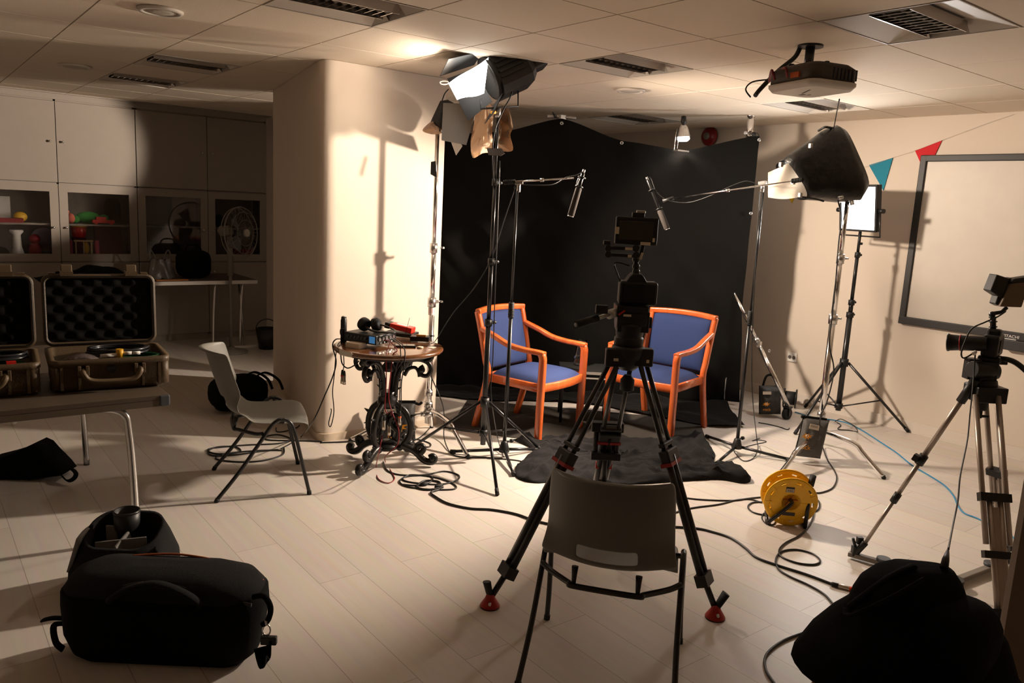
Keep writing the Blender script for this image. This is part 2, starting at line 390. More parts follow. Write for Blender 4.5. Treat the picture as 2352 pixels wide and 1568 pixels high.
tag(MB().box((1.76, y+.08, sh0+.17), (.26, .02, .34), R=Euler((radians(-12), 0, radians(6))).to_matrix()).build('game_box', MAROON), 'dark red flat game box leaning in the lower shelf', 'box')
small('toy_block', 'yellow toy block at the foot of the dark red game box', 'toy', MB().box((1.73, y-.1, sh0+.02), (.09, .05, .04)), YEL, bevel=.004)
small('vase', 'pale cylinder jar in the leftmost glazed compartment', 'jar', MB().lathe([(.05, 0), (.07, .02), (.04, .12), (.035, .24), (.06, .27), (.055, .29)], 18, Matrix.Translation((.93, y, sh0))), WHITEP)
small('toy_figure', 'dark red toy figure in the leftmost glazed compartment', 'toy', MB().sph((1.08, y, sh0+.09), .07, sc=(.8, .7, 1.25)).sph((1.08, y, sh0+.2), .05), mat('dark_red_plush', (.25, .01, .015), .8))
small('racket_toy', 'pale round toy fan leaning beside the dark red figure', 'toy', MB().lathe([(.001, -.01), (.11, -.01), (.11, .01), (.001, .01)], 20, frame((1.17, y+.1, sh0+.2), (0, 1, .15))), mat('lilac_card', (.45, .40, .48), .6))
small('round_toy', 'black round toy at the lower left behind the glass', 'toy', MB().cyl((.80, y-.03, sh0+.06), (.80, y+.02, sh0+.06), .06, n=20), RUBBER)
small('picture_book', 'pale book standing on the upper left shelf', 'book', MB().box((.83, y+.1, sh1+.12), (.14, .03, .24)), WHITEP)
small('toy_duck', 'yellow toy lying on the upper left shelf', 'toy', MB().sph((.97, y, sh1+.05), .05, sc=(1.2, .8, 1)), YEL)
small('toy_tray', 'red toy tray on the upper left shelf', 'toy', MB().box((.88, y-.09, sh1+.02), (.2, .1, .04)), mat('dark_red_plastic', (.2, .01, .01), .5))
small('cardboard_box', 'dark box behind the glass of the right cabinet', 'box', MB().box((2.25, y, sh0+.09), (.3, .2, .18)), mat('dark_box', (.05, .04, .03), .7))
small('storage_tub', 'dark storage tub behind glass beside the dark box', 'tub', MB().box((2.50, y, sh0+.08), (.16, .2, .16)), mat('dark_tub', (.06, .045, .035), .6), bevel=.01)
small('magenta_book', 'magenta book standing behind the pedestal fan', 'book', MB().box((3.12, y-.05, sh0+.06), (.2, .04, .12)), mat('magenta_card', (.25, .01, .06), .6))
small('dark_toy', 'dark green toy on the shelf behind the fan', 'toy', MB().sph((2.87, y, sh1+.07), .07, sc=(.7, .7, 1)), mat('dark_green_plush', (.01, .05, .03), .9))

# ------------------------------------------------------------------ right wall things
t = thing('wall_socket', 'white double wall socket low on the right wall', 'socket', atX(1821, 820, XR))
MB().box((-.008, 0, 0), (.016, .09, .085)).build('plate', WHITEP, t, bevel=.004)
for s in (-1, 1): MB().cyl((-.0155, s*.021, 0), (-.019, s*.021, 0), .017).build('socket_hole', mat('socket_dark', (.12, .1, .09), .5), t)
t = thing('fire_bell', 'round red fire alarm bell high on the right wall', 'alarm bell', atX(1635, 314, XR))
FB = frame((0, 0, 0), (-1, 0, 0))
MB().lathe([(.03, 0), (.03, .03), (.092, .032), (.092, .045), (.075, .068), (.045, .08), (.001, .083)], 30, FB).build('gong', mat('bell_red', (.20, .010, .008), .3), t)
MB().lathe([(.035, .079), (.035, .086), (.001, .087)], 20, FB).build('centre_disc', mat('bell_grey', (.22, .2, .17), .5), t)
# bunting
BL = mat('blue_felt', (.01, .20, .30), .8); RD = mat('red_felt', (.55, .012, .02), .8); YF = mat('yellow_felt', (.7, .45, .01), .8)
def pennant(lab, tri, m):
    p = [atX(x, y, XR-.006) for x, y in tri]; n = V((.003, 0, 0))
    tag(MB().add([q-n for q in p]+[q+n for q in p], [(0, 1, 2), (5, 4, 3), (0, 3, 4, 1), (1, 4, 5, 2), (2, 5, 3, 0)]).build('pennant', m), lab, 'pennant', 'bunting on the right wall')
pennant('blue triangular pennant left of the whiteboard', ((1996, 379), (2051, 362), (2029, 437)), BL)
pennant('red triangular pennant partly behind the whiteboard corner', ((2102, 346), (2164, 322), (2126, 400)), RD)
pennant('yellow pennant peeking below the black foil lamp hood', ((1795, 425), (1835, 430), (1819, 466)), YF)
tag(MB().tube(spline([atX(x, y, XR-.012) for x, y in ((1700, 418), (1800, 425), (1970, 388), (2051, 362), (2104, 345), (2164, 322), (2260, 286), (2330, 262))], 6), .0010, 6).build('bunting_string', mat('string', (.42, .36, .30), .8)), 'thin string carrying the bunting pennants along the wall', 'string')
# interactive whiteboard
yb0, zt, zb = atX(2118, 355, XR-.03).y, 2.185, .862
t = thing('whiteboard', 'large whiteboard with dark grey frame on the right wall', 'whiteboard', (XR, 0, 0))
ya, yl = 3.045, 1.1
FRM = mat('whiteboard_frame_grey', (.022, .021, .021), .5)
m = MB()
m.box((-.02, (ya+yl)/2, zt-.025), (.035, ya-yl, .05)).box((-.02, (ya+yl)/2, zb+.03), (.045, ya-yl, .06)).box((-.02, ya-.025, (zt+zb)/2), (.036, .05, zt-zb)).box((-.02, yl+.025, (zt+zb)/2), (.036, .05, zt-zb))
m.build('frame', FRM, t, bevel=.006)
MB().box((-.012, (ya+yl)/2, (zt+zb)/2), (.018, ya-yl-.06, zt-zb-.06)).build('writing_surface', mat('whiteboard_enamel', (.60, .55, .49), .45, spec=.35), t)
MB().box((-.035, (2.26+yl)/2, zb-.035), (.07, 2.26-yl, .075)).build('pen_tray', mat('pen_tray_black', (.03, .03, .03), .45), t, bevel=.008)
B3 = Matrix(((0, 0, -1), (-1, 0, 0), (0, 1, 0))).to_4x4()
def wl(txt, s, p): 
    M = B3.copy(); M.translation = p; return lettering(txt, s, M, mat('print_white', (.8, .78, .74), .5), t)
wl('HITACHI', .030, V((XR-.0435, 2.222, .842+.045)))
MB().box((-.0445, 2.222, .868), (.002, .08, .005)).build('small_print', mat('print_white', (.8, .78, .74), .5), t)
# ------------------------------------------------------------------ folding table with two equipment cases
def rot(z): return Matrix.Rotation(z, 3, 'Z')
TT = mat('table_top_brown', (.085, .062, .042), .55, var=.1)
TH = .715
t = thing('folding_table', 'folding table with steel tube legs under the two open cases', 'table', (.935, 3.69, 0))
MB().box((-.80, .72, TH-.012), (1.60, 1.44, .024)).build('tabletop', TT, t, bevel=.003)
m = MB()
m.box((-.80, .006, TH-.038), (1.56, .012, .028)).box((-.80, 1.434, TH-.038), (1.56, .012, .028)).box((-.012, .72, TH-.038), (.012, 1.40, .028))
m.build('edge_rail', mat('table_edge_metal', (.11, .085, .06), .5, .2), t)
BLUEP = mat('blue_plastic', (.015, .025, .16), .5)
MB().box((-.018, .02, TH-.028), (.045, .05, .05)).build('corner_cap', mat('dark_grey_plastic', (.06, .065, .075), .5), t, bevel=.006)
MB().cyl((-.95, .09, TH-.055), (-.27, .09, TH-.055), .012).build('cross_rail', BLUEP, t)
MB().box((-.27, .09, TH-.05), (.06, .03, .035)).build('hinge_block', BLACK, t)
for y0 in (.10, 1.34):
    m = MB().tube(spline([(-.60, y0, TH-.062), (-.35, y0, TH-.062), (-.235, y0, TH-.066), (-.168, y0, TH-.10), (-.152, y0, TH-.18), (-.14, y0, .35), (-.13, y0, .006)], 6), .0165, 10)
    o = m.build('leg', STEEL, t)
    MB().cyl((-.13, y0, 0), (-.13, y0, .03), .016).build('foot_cap', BLACK, o)
    o = MB().tube(spline([(-1.0, y0, TH-.045), (-1.25, y0, TH-.045), (-1.4, y0, TH-.05), (-1.445, y0, TH-.08), (-1.45, y0, TH-.13), (-1.46, y0, .35), (-1.47, y0, .006)], 6), .0135, 10).build('leg', STEEL, t)
t = thing('table_leg_bracket', 'pale folded leg bracket of another table behind the case table', 'table leg', at(15, 978, .0))
MB().tube(spline([(-.12, .05, .10), (0, 0, .12), (.03, -.01, .06), (.05, -.02, .012)], 6), .016, 8).build('bracket', WHITEP, t)

TAN = mat('tan_case_plastic', (.085, .056, .028), .5, bump=.15, bscale=120)
FOAM = mat('black_foam', (.007, .007, .0065), .95, spec=.1, bump=.2, bscale=200)
def case(loc, rz, lab, tilt=2):
    t = thing('equipment_case', lab, 'equipment case', loc, rz, 'tan equipment cases on the folding table')
    w, d, h = .475, .36, .145
    out = rrect(w, d, .035); inn = rrect(w-.03, d-.03, .025); bot = rrect(w-.035, d-.035, .03); lip = rrect(w+.022, d+.022, .04)
    r = lambda pl, z: [V((x, y, z)) for x, y in pl]
    m = MB().loft([r(bot, 0), r(out, .025), r(out, h-.03), r(lip, h-.024), r(lip, h), r(inn, h), r(inn, .02)], True)
    for x in (-.20, -.13, .13, .20): m.box((x, -d/2-.003, h*.45), (.012, .012, h*.72))
    for s in (-1, 1): m.cyl((s*(w/2-.02), -d/2+.022, .015), (s*(w/2-.02), -d/2+.022, h-.02), .027, n=12)
    m.build('base', TAN, t)
    HB = mat('tan_handle', (.12, .082, .045), .5)
    m = MB().tube(spline([(-.115, -d/2-.008, .10), (-.115, -d/2-.03, .085), (-.085, -d/2-.032, .055), (0, -d/2-.034, .048), (.085, -d/2-.032, .055), (.115, -d/2-.03, .085), (.115, -d/2-.008, .10)], 6), .0125, 8)
    for s in (-1, 1):
        for q in (-.016, .016): m.box((s*.115+q, -d/2-.012, .098), (.014, .024, .045))
    m.build('handle', HB, t, bevel=.002)
    MB().cyl((0, -d/2+.004, .10), (0, -d/2-.006, .10), .02).build('badge_recess', BLACK, t)
    MB().prism(inn, .018, .022).build('liner', BLACK, t)
    # open lid standing behind, egg-crate foam facing forward
    q = Matrix.Translation((0, d/2+.012, h)) @ Matrix.Rotation(radians(90-tilt), 4, 'X')
    lw, ld = w+.02, d-.015
    pl = lambda a, z: [q @ V((x, y+ld/2, z)) for x, y in a]
    o1, i1, b1 = rrect(lw, ld, .04), rrect(lw-.034, ld-.034, .028), rrect(lw-.05, ld-.05, .03)
    m = MB().loft([pl(b1, -.055), pl(o1, -.035), pl(o1, 0), pl(i1, 0), pl(i1, -.03)], True)
    for s in (-1, 1):
        c = q @ V((s*.14, ld+.004, -.012)); m.box(c, (.055, .05, .022))
        c2 = q @ V((s*.20, ld-.002, -.02)); m.box(c2, (.03, .04, .02))
    lid = m.build('lid', TAN, t)
    ring = [p for p in pl(rrect(lw-.02, ld-.02, .034, 7), .001)]
    MB().tube(ring, .003, 6, True).build('gasket', BLACK, lid)
    for s in (-1, 1):
        c = q @ V((s*.14, ld+.022, -.008)); MB().box(c, (.048, .02, .05)).build('latch', HB, lid, bevel=.004)
    def fm(u, v_):
        x, y = (u-.5)*(lw-.04), v_*(ld-.04)+.02
        z = -.016+.007*(sin(x*2*pi/.085)*sin(y*2*pi/.085+1))
        return q @ V((x, y, z))
    MB().grid(fm, 72, 62).build('egg_crate_foam', FOAM, lid)
    return t, Matrix.Translation(V(loc)) @ Matrix.Rotation(rz, 4, 'Z')
pa, pb = at(120, 906, TH), at(388, 886, TH)
rz = atan2((pb-pa).y, (pb-pa).x)
nrm = V((-sin(rz), cos(rz), 0))
c1 = V(((pa+pb)/2).xy.to_3d())+nrm*.185; c1.z = TH+.001
case(c1, rz, 'open tan case on the right with a yellow plug and black coiled cables')
c2 = c1-V((cos(rz), sin(rz), 0))*.525+nrm*.0
case(c2, rz, 'open tan case on the left, cut by the frame edge, green cable inside')
def inc(c, x, y, z):
    return V(c)+rot(rz) @ V((x, y, z))
GRC = mat('green_cable', (.01, .12, .04), .4)
def coil(name, lab, c, R, r, n, m, group=None, tilt=(0, 0), cat='cable'):
    pts = []
    for i in range(n*24+1):
        a = 2*pi*i/24; k = i/24
        rr = R*(1+.05*sin(k*2.3)+.04*sin(k*5.1)); z = r+(k % 3)*r*1.7+.35*r*sin(a*1.5+k)
        pts.append(V(c)+V((rr*cos(a), rr*.82*sin(a), z+tilt[0]*rr*sin(a)+tilt[1]*rr*cos(a))))
    return tag(MB().tube(pts, r, 7).build(name, m), lab, cat, group)
BSH = mat('shiny_black_cable', (.02, .02, .022), .22)
coil('coiled_cable', 'thick black coiled cable heaped in the right case', inc(c1, .05, .03, .125), .125, .006, 9, BSH)
coil('coiled_cable', 'green coiled cable at the right front of the right case', inc(c1, .13, -.06, .105), .088, .005, 7, GRC)
coil('coiled_cable', 'green coiled cable inside the left case', inc(c2, .05, .0, .085), .14, .005, 8, GRC)
coil('coiled_cable', 'black coiled cable inside the left case', inc(c2, .10, .05, .12), .10, .006, 5, BSH)
t = thing('power_plug', 'yellow plug with pale pins lying in the right case', 'plug', inc(c1, .04, -.13, .158), rz)
MB().cyl((-.0, 0, -.02), (0, 0, .02), .016).build('plug_body', mat('amber_plastic', (.65, .33, .01), .4), t)
for a_, b_ in (((.012, 0, 0), (.05, -.01, 0)), ((.052, -.01, 0), (.085, -.012, 0)), ((-.08, -.01, -.006), (-.012, -.002, -.004))): MB().cyl(a_, b_, .008).build('connector_pin', WHITEP, t)
tag(MB().sph(inc(c1, -.11, -.06, .105), .078, sc=(1.1, .8, .6)).build('cable_bag', mat('smoky_plastic_bag', (.10, .08, .075), .35, bump=.6, bscale=40)), 'smoky plastic bag of leads in the left part of the right case', 'bag')
tag(MB().box(inc(c2, .14, -.172, .150), (.035, .02, .012)).build('cable_tag', REDP), 'small red tag on the rim of the left case', 'tag')

# ------------------------------------------------------------------ rear table by the cabinets, and what is on it
TZ = .735; yf = at(450, 645, TZ).y; xr = at(558, 633, TZ).x
t = thing('folding_table', 'dim folding table along the cabinets with a bright metal edge', 'table', (xr, yf, 0))
ydep = YB-.06-yf
MB().box((-.80, ydep/2, -.012+TZ), (1.6, ydep, .024)).build('tabletop', mat('dark_table_top', (.10, .08, .065), .55), t)
MB().box((-.80, -.004, TZ-.02), (1.6, .01, .036)).build('edge_strip', mat('edge_strip_metal', (.6, .58, .55), .35, .5), t)
for x in (-.14, -.42, -1.45):
    MB().tube(spline([(x+.02, .10, TZ-.03), (x, .1, .4), (x-.01, .1, .02)], 4), .012).build('leg', STEEL, t)
MB().tube([(-.16, .1, TZ-.04), (-.10, .1, .02)], .010).build('leg', STEEL, t)
MB().box((-.02, .1, .015), (.42, .04, .028)).build('foot', WHITEP, t)
MB().box((-.15, .08, TZ-.035), (.10, .04, .025)).build('hinge_block', BLACK, t)
YM = yf+.30
def rt(x, z=0, y=None):                   # a point over the rear table at photo column x
    p = atY(x, 640, y or YM); return V((p.x, y or YM, TZ+z))
o = rt(445)
tag(MB().sph(o+V((0, 0, .145)), .145, sc=(1.15, .8, .98), e=.55).tube(spline([o+V((-.09, 0, .25)), o+V((-.05, 0, .33)), o+V((.05, 0, .33)), o+V((.09, 0, .25))], 6), .008).build('shoulder_bag', FABRIC), 'black bag standing on the rear table by the pedestal fan', 'bag')
t = thing('carrier_bag', 'crumpled white plastic carrier bag on the rear table', 'bag', rt(368))
PB = mat('thin_white_plastic', (.11, .10, .09), .35, bump=.8, bscale=22)
def bagf(u, v_):
    a = 2*pi*u; k = .13*(1-.35*v_)*(1+.12*sin(5*a+v_*4)+.08*sin(9*a)); return V((k*cos(a)*1.05, k*.7*sin(a), .19*v_+.01*sin(7*a)))
MB().grid(bagf, 40, 8).build('bag_body', PB, t)
for s in (-1, 1): MB().tube(spline([(s*.03, 0, .17), (s*.06, .01, .25), (s*.085, 0, .28), (s*.10, 0, .24), (s*.09, 0, .17)], 6), .008, 6).build('bag_handle', PB, t)
def heap(u, v_):
    s, q = 2*u-1, 2*v_-1; e = max(0, 1-abs(s)**3)*max(0, 1-abs(q)**3)
    c = rt(195); return V((c.x+s*.40, c.y+q*.22, TZ+.003+e*(.10+.06*s+.05*noise.noise(V((s*2.5, q*2, 3))))))
tag(MB().grid(heap, 40, 24).grid(lambda u, v_: V((heap(1-u, v_).x, heap(1-u, v_).y, TZ+.002)), 40, 24).build('dark_jacket', FABRIC), 'black cloth heaped on the rear table behind the case lids', 'cloth')
tag(MB().cyl(rt(225, .001, yf+.06), rt(225, .05, yf+.06), .06).build('tape_roll', mat('grey_tape', (.25, .25, .26), .4)), 'grey tape roll on the rear table behind the right case lid', 'tape roll')
tag(MB().box(rt(272, .027, yf+.05), (.10, .04, .05)).build('red_carton', REDP), 'small red carton on the rear table beside the black cloth', 'carton')
tag(MB().box(rt(395, .006, yf+.06), (.30, .05, .01)).build('orange_folder', mat('orange_card', (.45, .16, .03), .6)), 'thin orange folder lying on the rear table edge', 'folder')
# pedestal fan
pf = at(526, 806, 0); pf = V((pf.x, yf-.07, 0))
t = thing('pedestal_fan', 'white pedestal fan with round wire guard before the cabinets', 'fan', pf)
zc = zat(pf.x, pf.y, 530)
FANW = mat('fan_ivory', (.17, .155, .13), .45)
MB().lathe([(.17, 0), (.17, .015), (.06, .035), (.03, .06)], 26).build('base', FANW, t)
MB().cyl((0, 0, .04), (0, 0, zc-.05), .016).cyl((0, 0, zc-.45), (0, 0, zc-.06), .028).build('pole', FANW, t)
hd = V((.55, -.83, .05)).normalized(); FM = frame((.02, -.02, zc), hd)
MB().lathe([(.03, -.16), (.05, -.14), (.055, -.05), (.04, -.02)], 18, FM).build('motor', FANW, t)
g = MB(); R = .26
gc = V((.10, 0, 0)); GM = Matrix.Translation((.085, .04, -.02)) @ FM
for zz, rr in ((.0, R), (.05, R*1.0)): g.torus((0, 0, 0), 1, .004, None, 3) if False else None
for zz, rr, th in ((.02, R, .006), (-.03, R*.96, .004), (.06, R*.8, .0025), (.075, R*.5, .0025)):
    g.tube([GM @ V((rr*cos(2*pi*i/36), rr*sin(2*pi*i/36), zz)) for i in range(36)], th, 6, True)
for k in range(28):
    a = 2*pi*k/28; g.tube([GM @ V((q*cos(a), q*sin(a), z)) for q, z in ((.03, .085), (R*.5, .075), (R*.8, .06), (R, .02), (R*.96, -.03), (.05, -.06))], .0014, 4)
g.build('wire_guard', mat('guard_wire', (.24, .22, .19), .5, .1), t)
MB().cyl(GM @ V((0, 0, .07)), GM @ V((0, 0, .095)), .038, n=20).build('centre_badge', mat('fan_badge', (.48, .45, .40), .4), t)
b = MB()
for k in range(3):
    a = 2*pi*k/3
    b.grid(lambda u, v_: GM @ Matrix.Rotation(a, 4, 'Z') @ V((.03+.15*u, (v_-.5)*(.05+.10*u), .02*(v_-.5)*2)), 5, 5)
b.cyl(GM @ V((0, 0, -.02)), GM @ V((0, 0, .03)), .03); b.build('blades', mat('fan_blade', (.10, .11, .10), .4), t, solid=.003)

# ------------------------------------------------------------------ grey shell chairs
SHELL = mat('grey_polypropylene', (.17, .165, .145), .42, bump=.12, bscale=260)
PROF = spline([V(p).to_3d() for p in ((.232, .405), (.225, .432), (.17, .447), (.06, .440), (-.06, .430), (-.135, .436), (-.185, .465), (-.215, .525), (-.240, .60), (-.268, .69), (-.286, .755), (-.297, .785), (-.312, .799), (-.330, .795))], 3)
PW = [.20, .216, .228, .233, .236, .234, .226, .220, .216, .212, .207, .200, .190, .168]
def shell_chair(name, lab, loc, rz, group):
    t = thing(name, lab, 'chair', loc, rz, group); n = len(PROF)-1
    def fn(u, v_):
        k = v_*n; i = min(int(k), n-1); f = k-i; p = PROF[i].lerp(PROF[i+1], f)
        kw = v_*(len(PW)-1); iw = min(int(kw), len(PW)-2); w = PW[iw]+(PW[iw+1]-PW[iw])*(kw-iw)
        s = 2*u-1; back = max(0, min(1, (v_-.38)/.2)); front = max(0, 1-v_/.3)
        e = abs(s)**3.2
        x = w*s; y, z = p.x, p.y
        z += .045*exp(-((v_-.43)/.12)**2)*abs(s)**2.5-.020*(1-back)*e
        y += back*(.078*s*s+.03*e); z += (1-back)*(.012*s*s)-(1-back)*e*.035*(1 if v_ < .33 else .3)
        if .2 < v_ < .55: z += .02*e*sin((v_-.2)/.35*pi)
        z -= .022*s*s*max(0, (v_-.7)/.3)**2; z += .012*max(0, (v_-.85)/.15)*(1-s*s)*0
        return V((x, y, z))
    hole = lambda u, v_: .27 < u < .73 and .475 < v_ < .545
    MB().grid(fn, 26, 44, skip=hole).build('shell', SHELL, t, solid=.006, sub=1)
    for s in (-1, 1):
        ax = s*.248
        ap = V((ax, .085, .432))
        o = MB().tube(spline([ap, (ax, .065, .430), (s*.249, .03, .40), (s*.251, -.03, .31), (s*.256, -.14, .15), (s*.266, -.255, .008)], 6), .0105, 10).build('leg', BLACKM, t)
        MB().cyl((s*.266, -.255, 0), (s*.265, -.245, .02), .0125).build('foot_cap', RUBBER, o)
        o = MB().tube(spline([ap, (ax, .105, .430), (s*.249, .135, .405), (s*.251, .16, .33), (s*.256, .20, .15), (s*.264, .232, .008)], 6), .0105, 10).build('leg', BLACKM, t)
        MB().cyl((s*.264, .232, 0), (s*.263, .230, .02), .0125).build('foot_cap', RUBBER, o)
    m = MB().tube(spline([(-.25, -.015, .36), (-.21, -.05, .35), (-.13, -.13, .355), (-.105, -.155, .358), (.105, -.155, .358), (.13, -.13, .355), (.21, -.05, .35), (.25, -.015, .36)], 5), .0105, 10)
    for s in (-1, 1): m.cyl((s*.11, -.152, .36), (s*.11, -.14, .425), .007, .012)
    m.build('crossbar', BLACKM, t)
    MB().tube([(-.248, .09, .418), (.248, .09, .418)], .010).build('seat_bar', BLACKM, t)
    return t
shell_chair('shell_chair', 'grey plastic shell chair seen side-on, left of the iron pedestal table', (1.575, 4.26, 0), radians(-16-90), 'grey shell chairs')
cf = (at(1273, 1420)+at(1578, 1478))/2; fd = V((.79, .613, 0))
shell_chair('shell_chair', 'grey plastic shell chair seen from behind in front of the big tripod', (cf.x-fd.x*.235-.022, cf.y-fd.y*.235+.018, 0), atan2(fd.y, fd.x)-pi/2, 'grey shell chairs')

# ------------------------------------------------------------------ orange armchairs
WOOD = wood('orange_lacquered_beech', (.45, .078, .016), (.58, .125, .028), .25, (6, 6, 1.5), .6)
BLUE = mat('blue_upholstery', (.011, .026, .100), .85, bump=.35, bscale=420, var=.08, vscale=40)
def bar(m, path, w, h, up=None):         # rectangular section swept along a path; w sideways (x), h in the plane
    P = [V(p) for p in path]; rings = []
    for i, p in enumerate(P):
        t_ = (P[min(i+1, len(P)-1)]-P[max(i-1, 0)]).normalized(); x = V(up or (1, 0, 0)); x = (x-t_*x.dot(t_)).normalized(); y = t_.cross(x)
        q = .2*min(w, h)
        rings.append([p+x*(a*w/2)+y*(b*h/2) for a, b in ((-1, -1+2*q/h), (-1+2*q/w, -1), (1-2*q/w, -1), (1, -1+2*q/h), (1, 1-2*q/h), (1-2*q/w, 1), (-1+2*q/w, 1), (-1, 1-2*q/h))])
    return m.loft(rings, True, True)
def armchair(lab, loc, rz):
    t = thing('armchair', lab, 'armchair', loc, rz, 'orange armchairs before the black backdrop')
    def back_y(z): 
        k = max(0, z-.40); return -.235-.18*k-.12*k*k
    for s in (-1, 1):
        x = s*.276
        bar(MB(), spline([(x, .245, .0), (x, .247, .30), (x, .25, .56), (x, .248, .61), (x, .235, .638)], 6), .045, .05).build('front_leg', WOOD, t)
        bar(MB(), spline([(s*.266, -.335, 0), (s*.264, -.275, .22), (s*.262, -.236, .42)]+[(s*(.262+.02*(z-.42)), back_y(z), z) for z in (.52, .62, .72, .80, .865)], 4), .042, .045).build('back_leg', WOOD, t)
        bar(MB(), spline([(s*.270, back_y(.745)+.01, .745), (s*.277, -.17, .705), (s*.281, -.05, .664), (s*.280, .08, .648), (x, .20, .645), (x, .262, .640)], 6), .048, .036).build('armrest', WOOD, t, bevel=.004)
        bar(MB(), [(s*.262, -.24, .395), (x, .24, .395)], .024, .06).build('side_rail', WOOD, t)
    bar(MB(), spline([(-.274, .245, .395), (-.13, .268, .395), (0, .275, .395), (.13, .268, .395), (.274, .245, .395)], 4), .024, .06, (0, 1, 0)).build('front_rail', WOOD, t)
    bar(MB(), [(-.262, -.24, .395), (.262, -.24, .395)], .024, .06, (0, 1, 0)).build('back_rail', WOOD, t)
    yt = back_y(.872)
    bar(MB(), spline([(-.288, yt+.014, .864), (-.14, yt-.018, .872), (0, yt-.026, .875), (.14, yt-.018, .872), (.288, yt+.014, .864)], 5), .040, .045, (0, 1, 0)).build('top_rail', WOOD, t, bevel=.004)
    def pad(u, v_):
        z = .45+.405*v_; s = 2*u-1; b = (1-s**8)*(1-(2*v_-1)**8); return V((.250*s, back_y(z)-.022*(1-s*s)*v_+.004+.028*b, z))
    o = MB().grid(pad, 22, 22).build('back_pad', BLUE, t); o.modifiers.new('thick', 'SOLIDIFY').thickness = -.022
    def seat(u, v_):
        s, q = 2*u-1, 2*v_-1; e = (1-abs(s)**5)*(1-abs(q)**5)
        return V((s*(.252+.006*q), -.215+.465*v_+.022*(1-s*s)*max(0, q), .418+.058*max(0, e)**.6))
    MB().grid(seat, 24, 24).build('seat_cushion', BLUE, t)
    return t
armchair('orange wooden armchair with blue upholstery on the left, turned to the right', (3.67, 4.375, 0), radians(-74-90))
armchair('orange wooden armchair with blue upholstery on the right, behind the camera tripod', (4.535, 3.945, 0), radians(193-90))
# ------------------------------------------------------------------ cast iron pedestal table and the sound kit on it
IRON = mat('cast_iron_black', (.016, .015, .014), .32, .3, bump=.15, bscale=60, spec=.6)
tc_ = at(893, 793, .76); TX, TY = tc_.x, tc_.y
t = thing('pedestal_table', 'round wooden pedestal table on an ornate black iron base', 'table', M=Matrix.Translation((TX, TY, 0)) @ Matrix.Diagonal((1, 1, .76/.735, 1)))
OAK = wood('dark_oak', (.10, .035, .012), (.20, .08, .028), .18, (3, 26, 3), .7)
MB().lathe([(.001, .704), (.30, .704), (.325, .708), (.334, .720), (.330, .731), (.315, .735), (.001, .735)], 56).build('tabletop', OAK, t)
TAPE = mat('white_tape', (.72, .66, .56), .6)
def leg(a):
    R_ = Matrix.Rotation(a, 4, 'Z'); P = lambda r, z, o=0: R_ @ V((r, o, z))
    m = MB()
    m.tube(spline([P(.045, .43), P(.05, .50), P(.06, .56), P(.09, .62), P(.14, .655), P(.20, .66), P(.245, .64), P(.262, .60), P(.24, .565), P(.205, .568), P(.192, .60), P(.215, .622)], 6), lambda f: .018-.006*f, 8)
    m.tube(spline([P(.10, .56), P(.125, .60), P(.165, .61), P(.185, .585), P(.19, .555)], 5), lambda f: .013-.005*f, 7)
    m.tube(spline([P(.22, .65), P(.255, .665), P(.265, .69), P(.25, .703)], 5), .016, 8)
    m.tube(spline([P(.045, .44), P(.045, .40), P(.075, .37), P(.115, .335), P(.145, .27), P(.145, .20), P(.115, .145), P(.085, .11), P(.07, .125)], 6), lambda f: .021-.003*f, 8)
    m.tube(spline([P(.06, .25), P(.075, .29), P(.045, .31), P(.02, .285), P(.03, .25), P(.07, .21), P(.06, .16)], 6), lambda f: .022-.008*f, 7)
    m.tube(spline([P(.09, .13), P(.14, .115), P(.19, .085), P(.225, .05), P(.262, .032), P(.295, .035), P(.305, .055), P(.29, .07), P(.272, .06)], 6), lambda f: .024-.006*f, 8)
    m.tube(spline([P(.20, .08), P(.225, .095), P(.235, .12), P(.215, .135), P(.195, .12), P(.205, .105)], 5), lambda f: .020-.007*f, 7)
    for r_, z, dz in ((.062, .47, .015), (.06, .52, .012), (.16, .31, .012), (.16, .24, -.01), (.15, .19, .014), (.135, .14, .01), (.17, .105, .02)):
        m.cyl(P(r_-.015, z), P(r_+.022, z+dz), .012, .003, 7)
    m.sph(P(.205, .598), .022, 10, 6).sph(P(.29, .055), .024, 10, 6, m=0).sph(P(.03, .285), .018, 10, 6)
    return m
for d in (28, 112, 209, 322): leg(radians(d)).build('leg', IRON, t)
MB().lathe([(.05, .36), (.062, .39), (.06, .42), (.045, .44), (.05, .46)], 16).build('collar', IRON, t)
MB().lathe([(.001, .685), (.26, .685), (.26, .700), (.001, .700)], 30).lathe([(.03, .58), (.045, .60), (.02, .64), (.03, .685)], 12).build('top_plate', IRON, t)
MB().lathe([(.06, .10), (.085, .115), (.07, .135), (.02, .16)], 14).build('foot_hub', IRON, t)
a0 = atan2(at(826, 808, .745).y-TY, at(826, 808, .745).x-TX)
MB().grid(lambda u, v_: V((.337*cos(a0+(u-.5)*.34), .337*sin(a0+(u-.5)*.34), .7365-.028*v_ if v_ > .02 else .7365)), 8, 4).build('tape_patch', TAPE, t, solid=.001)
TZ0 = .7605
def tp(x, y, z=0): return at(x, y, TZ0+z)
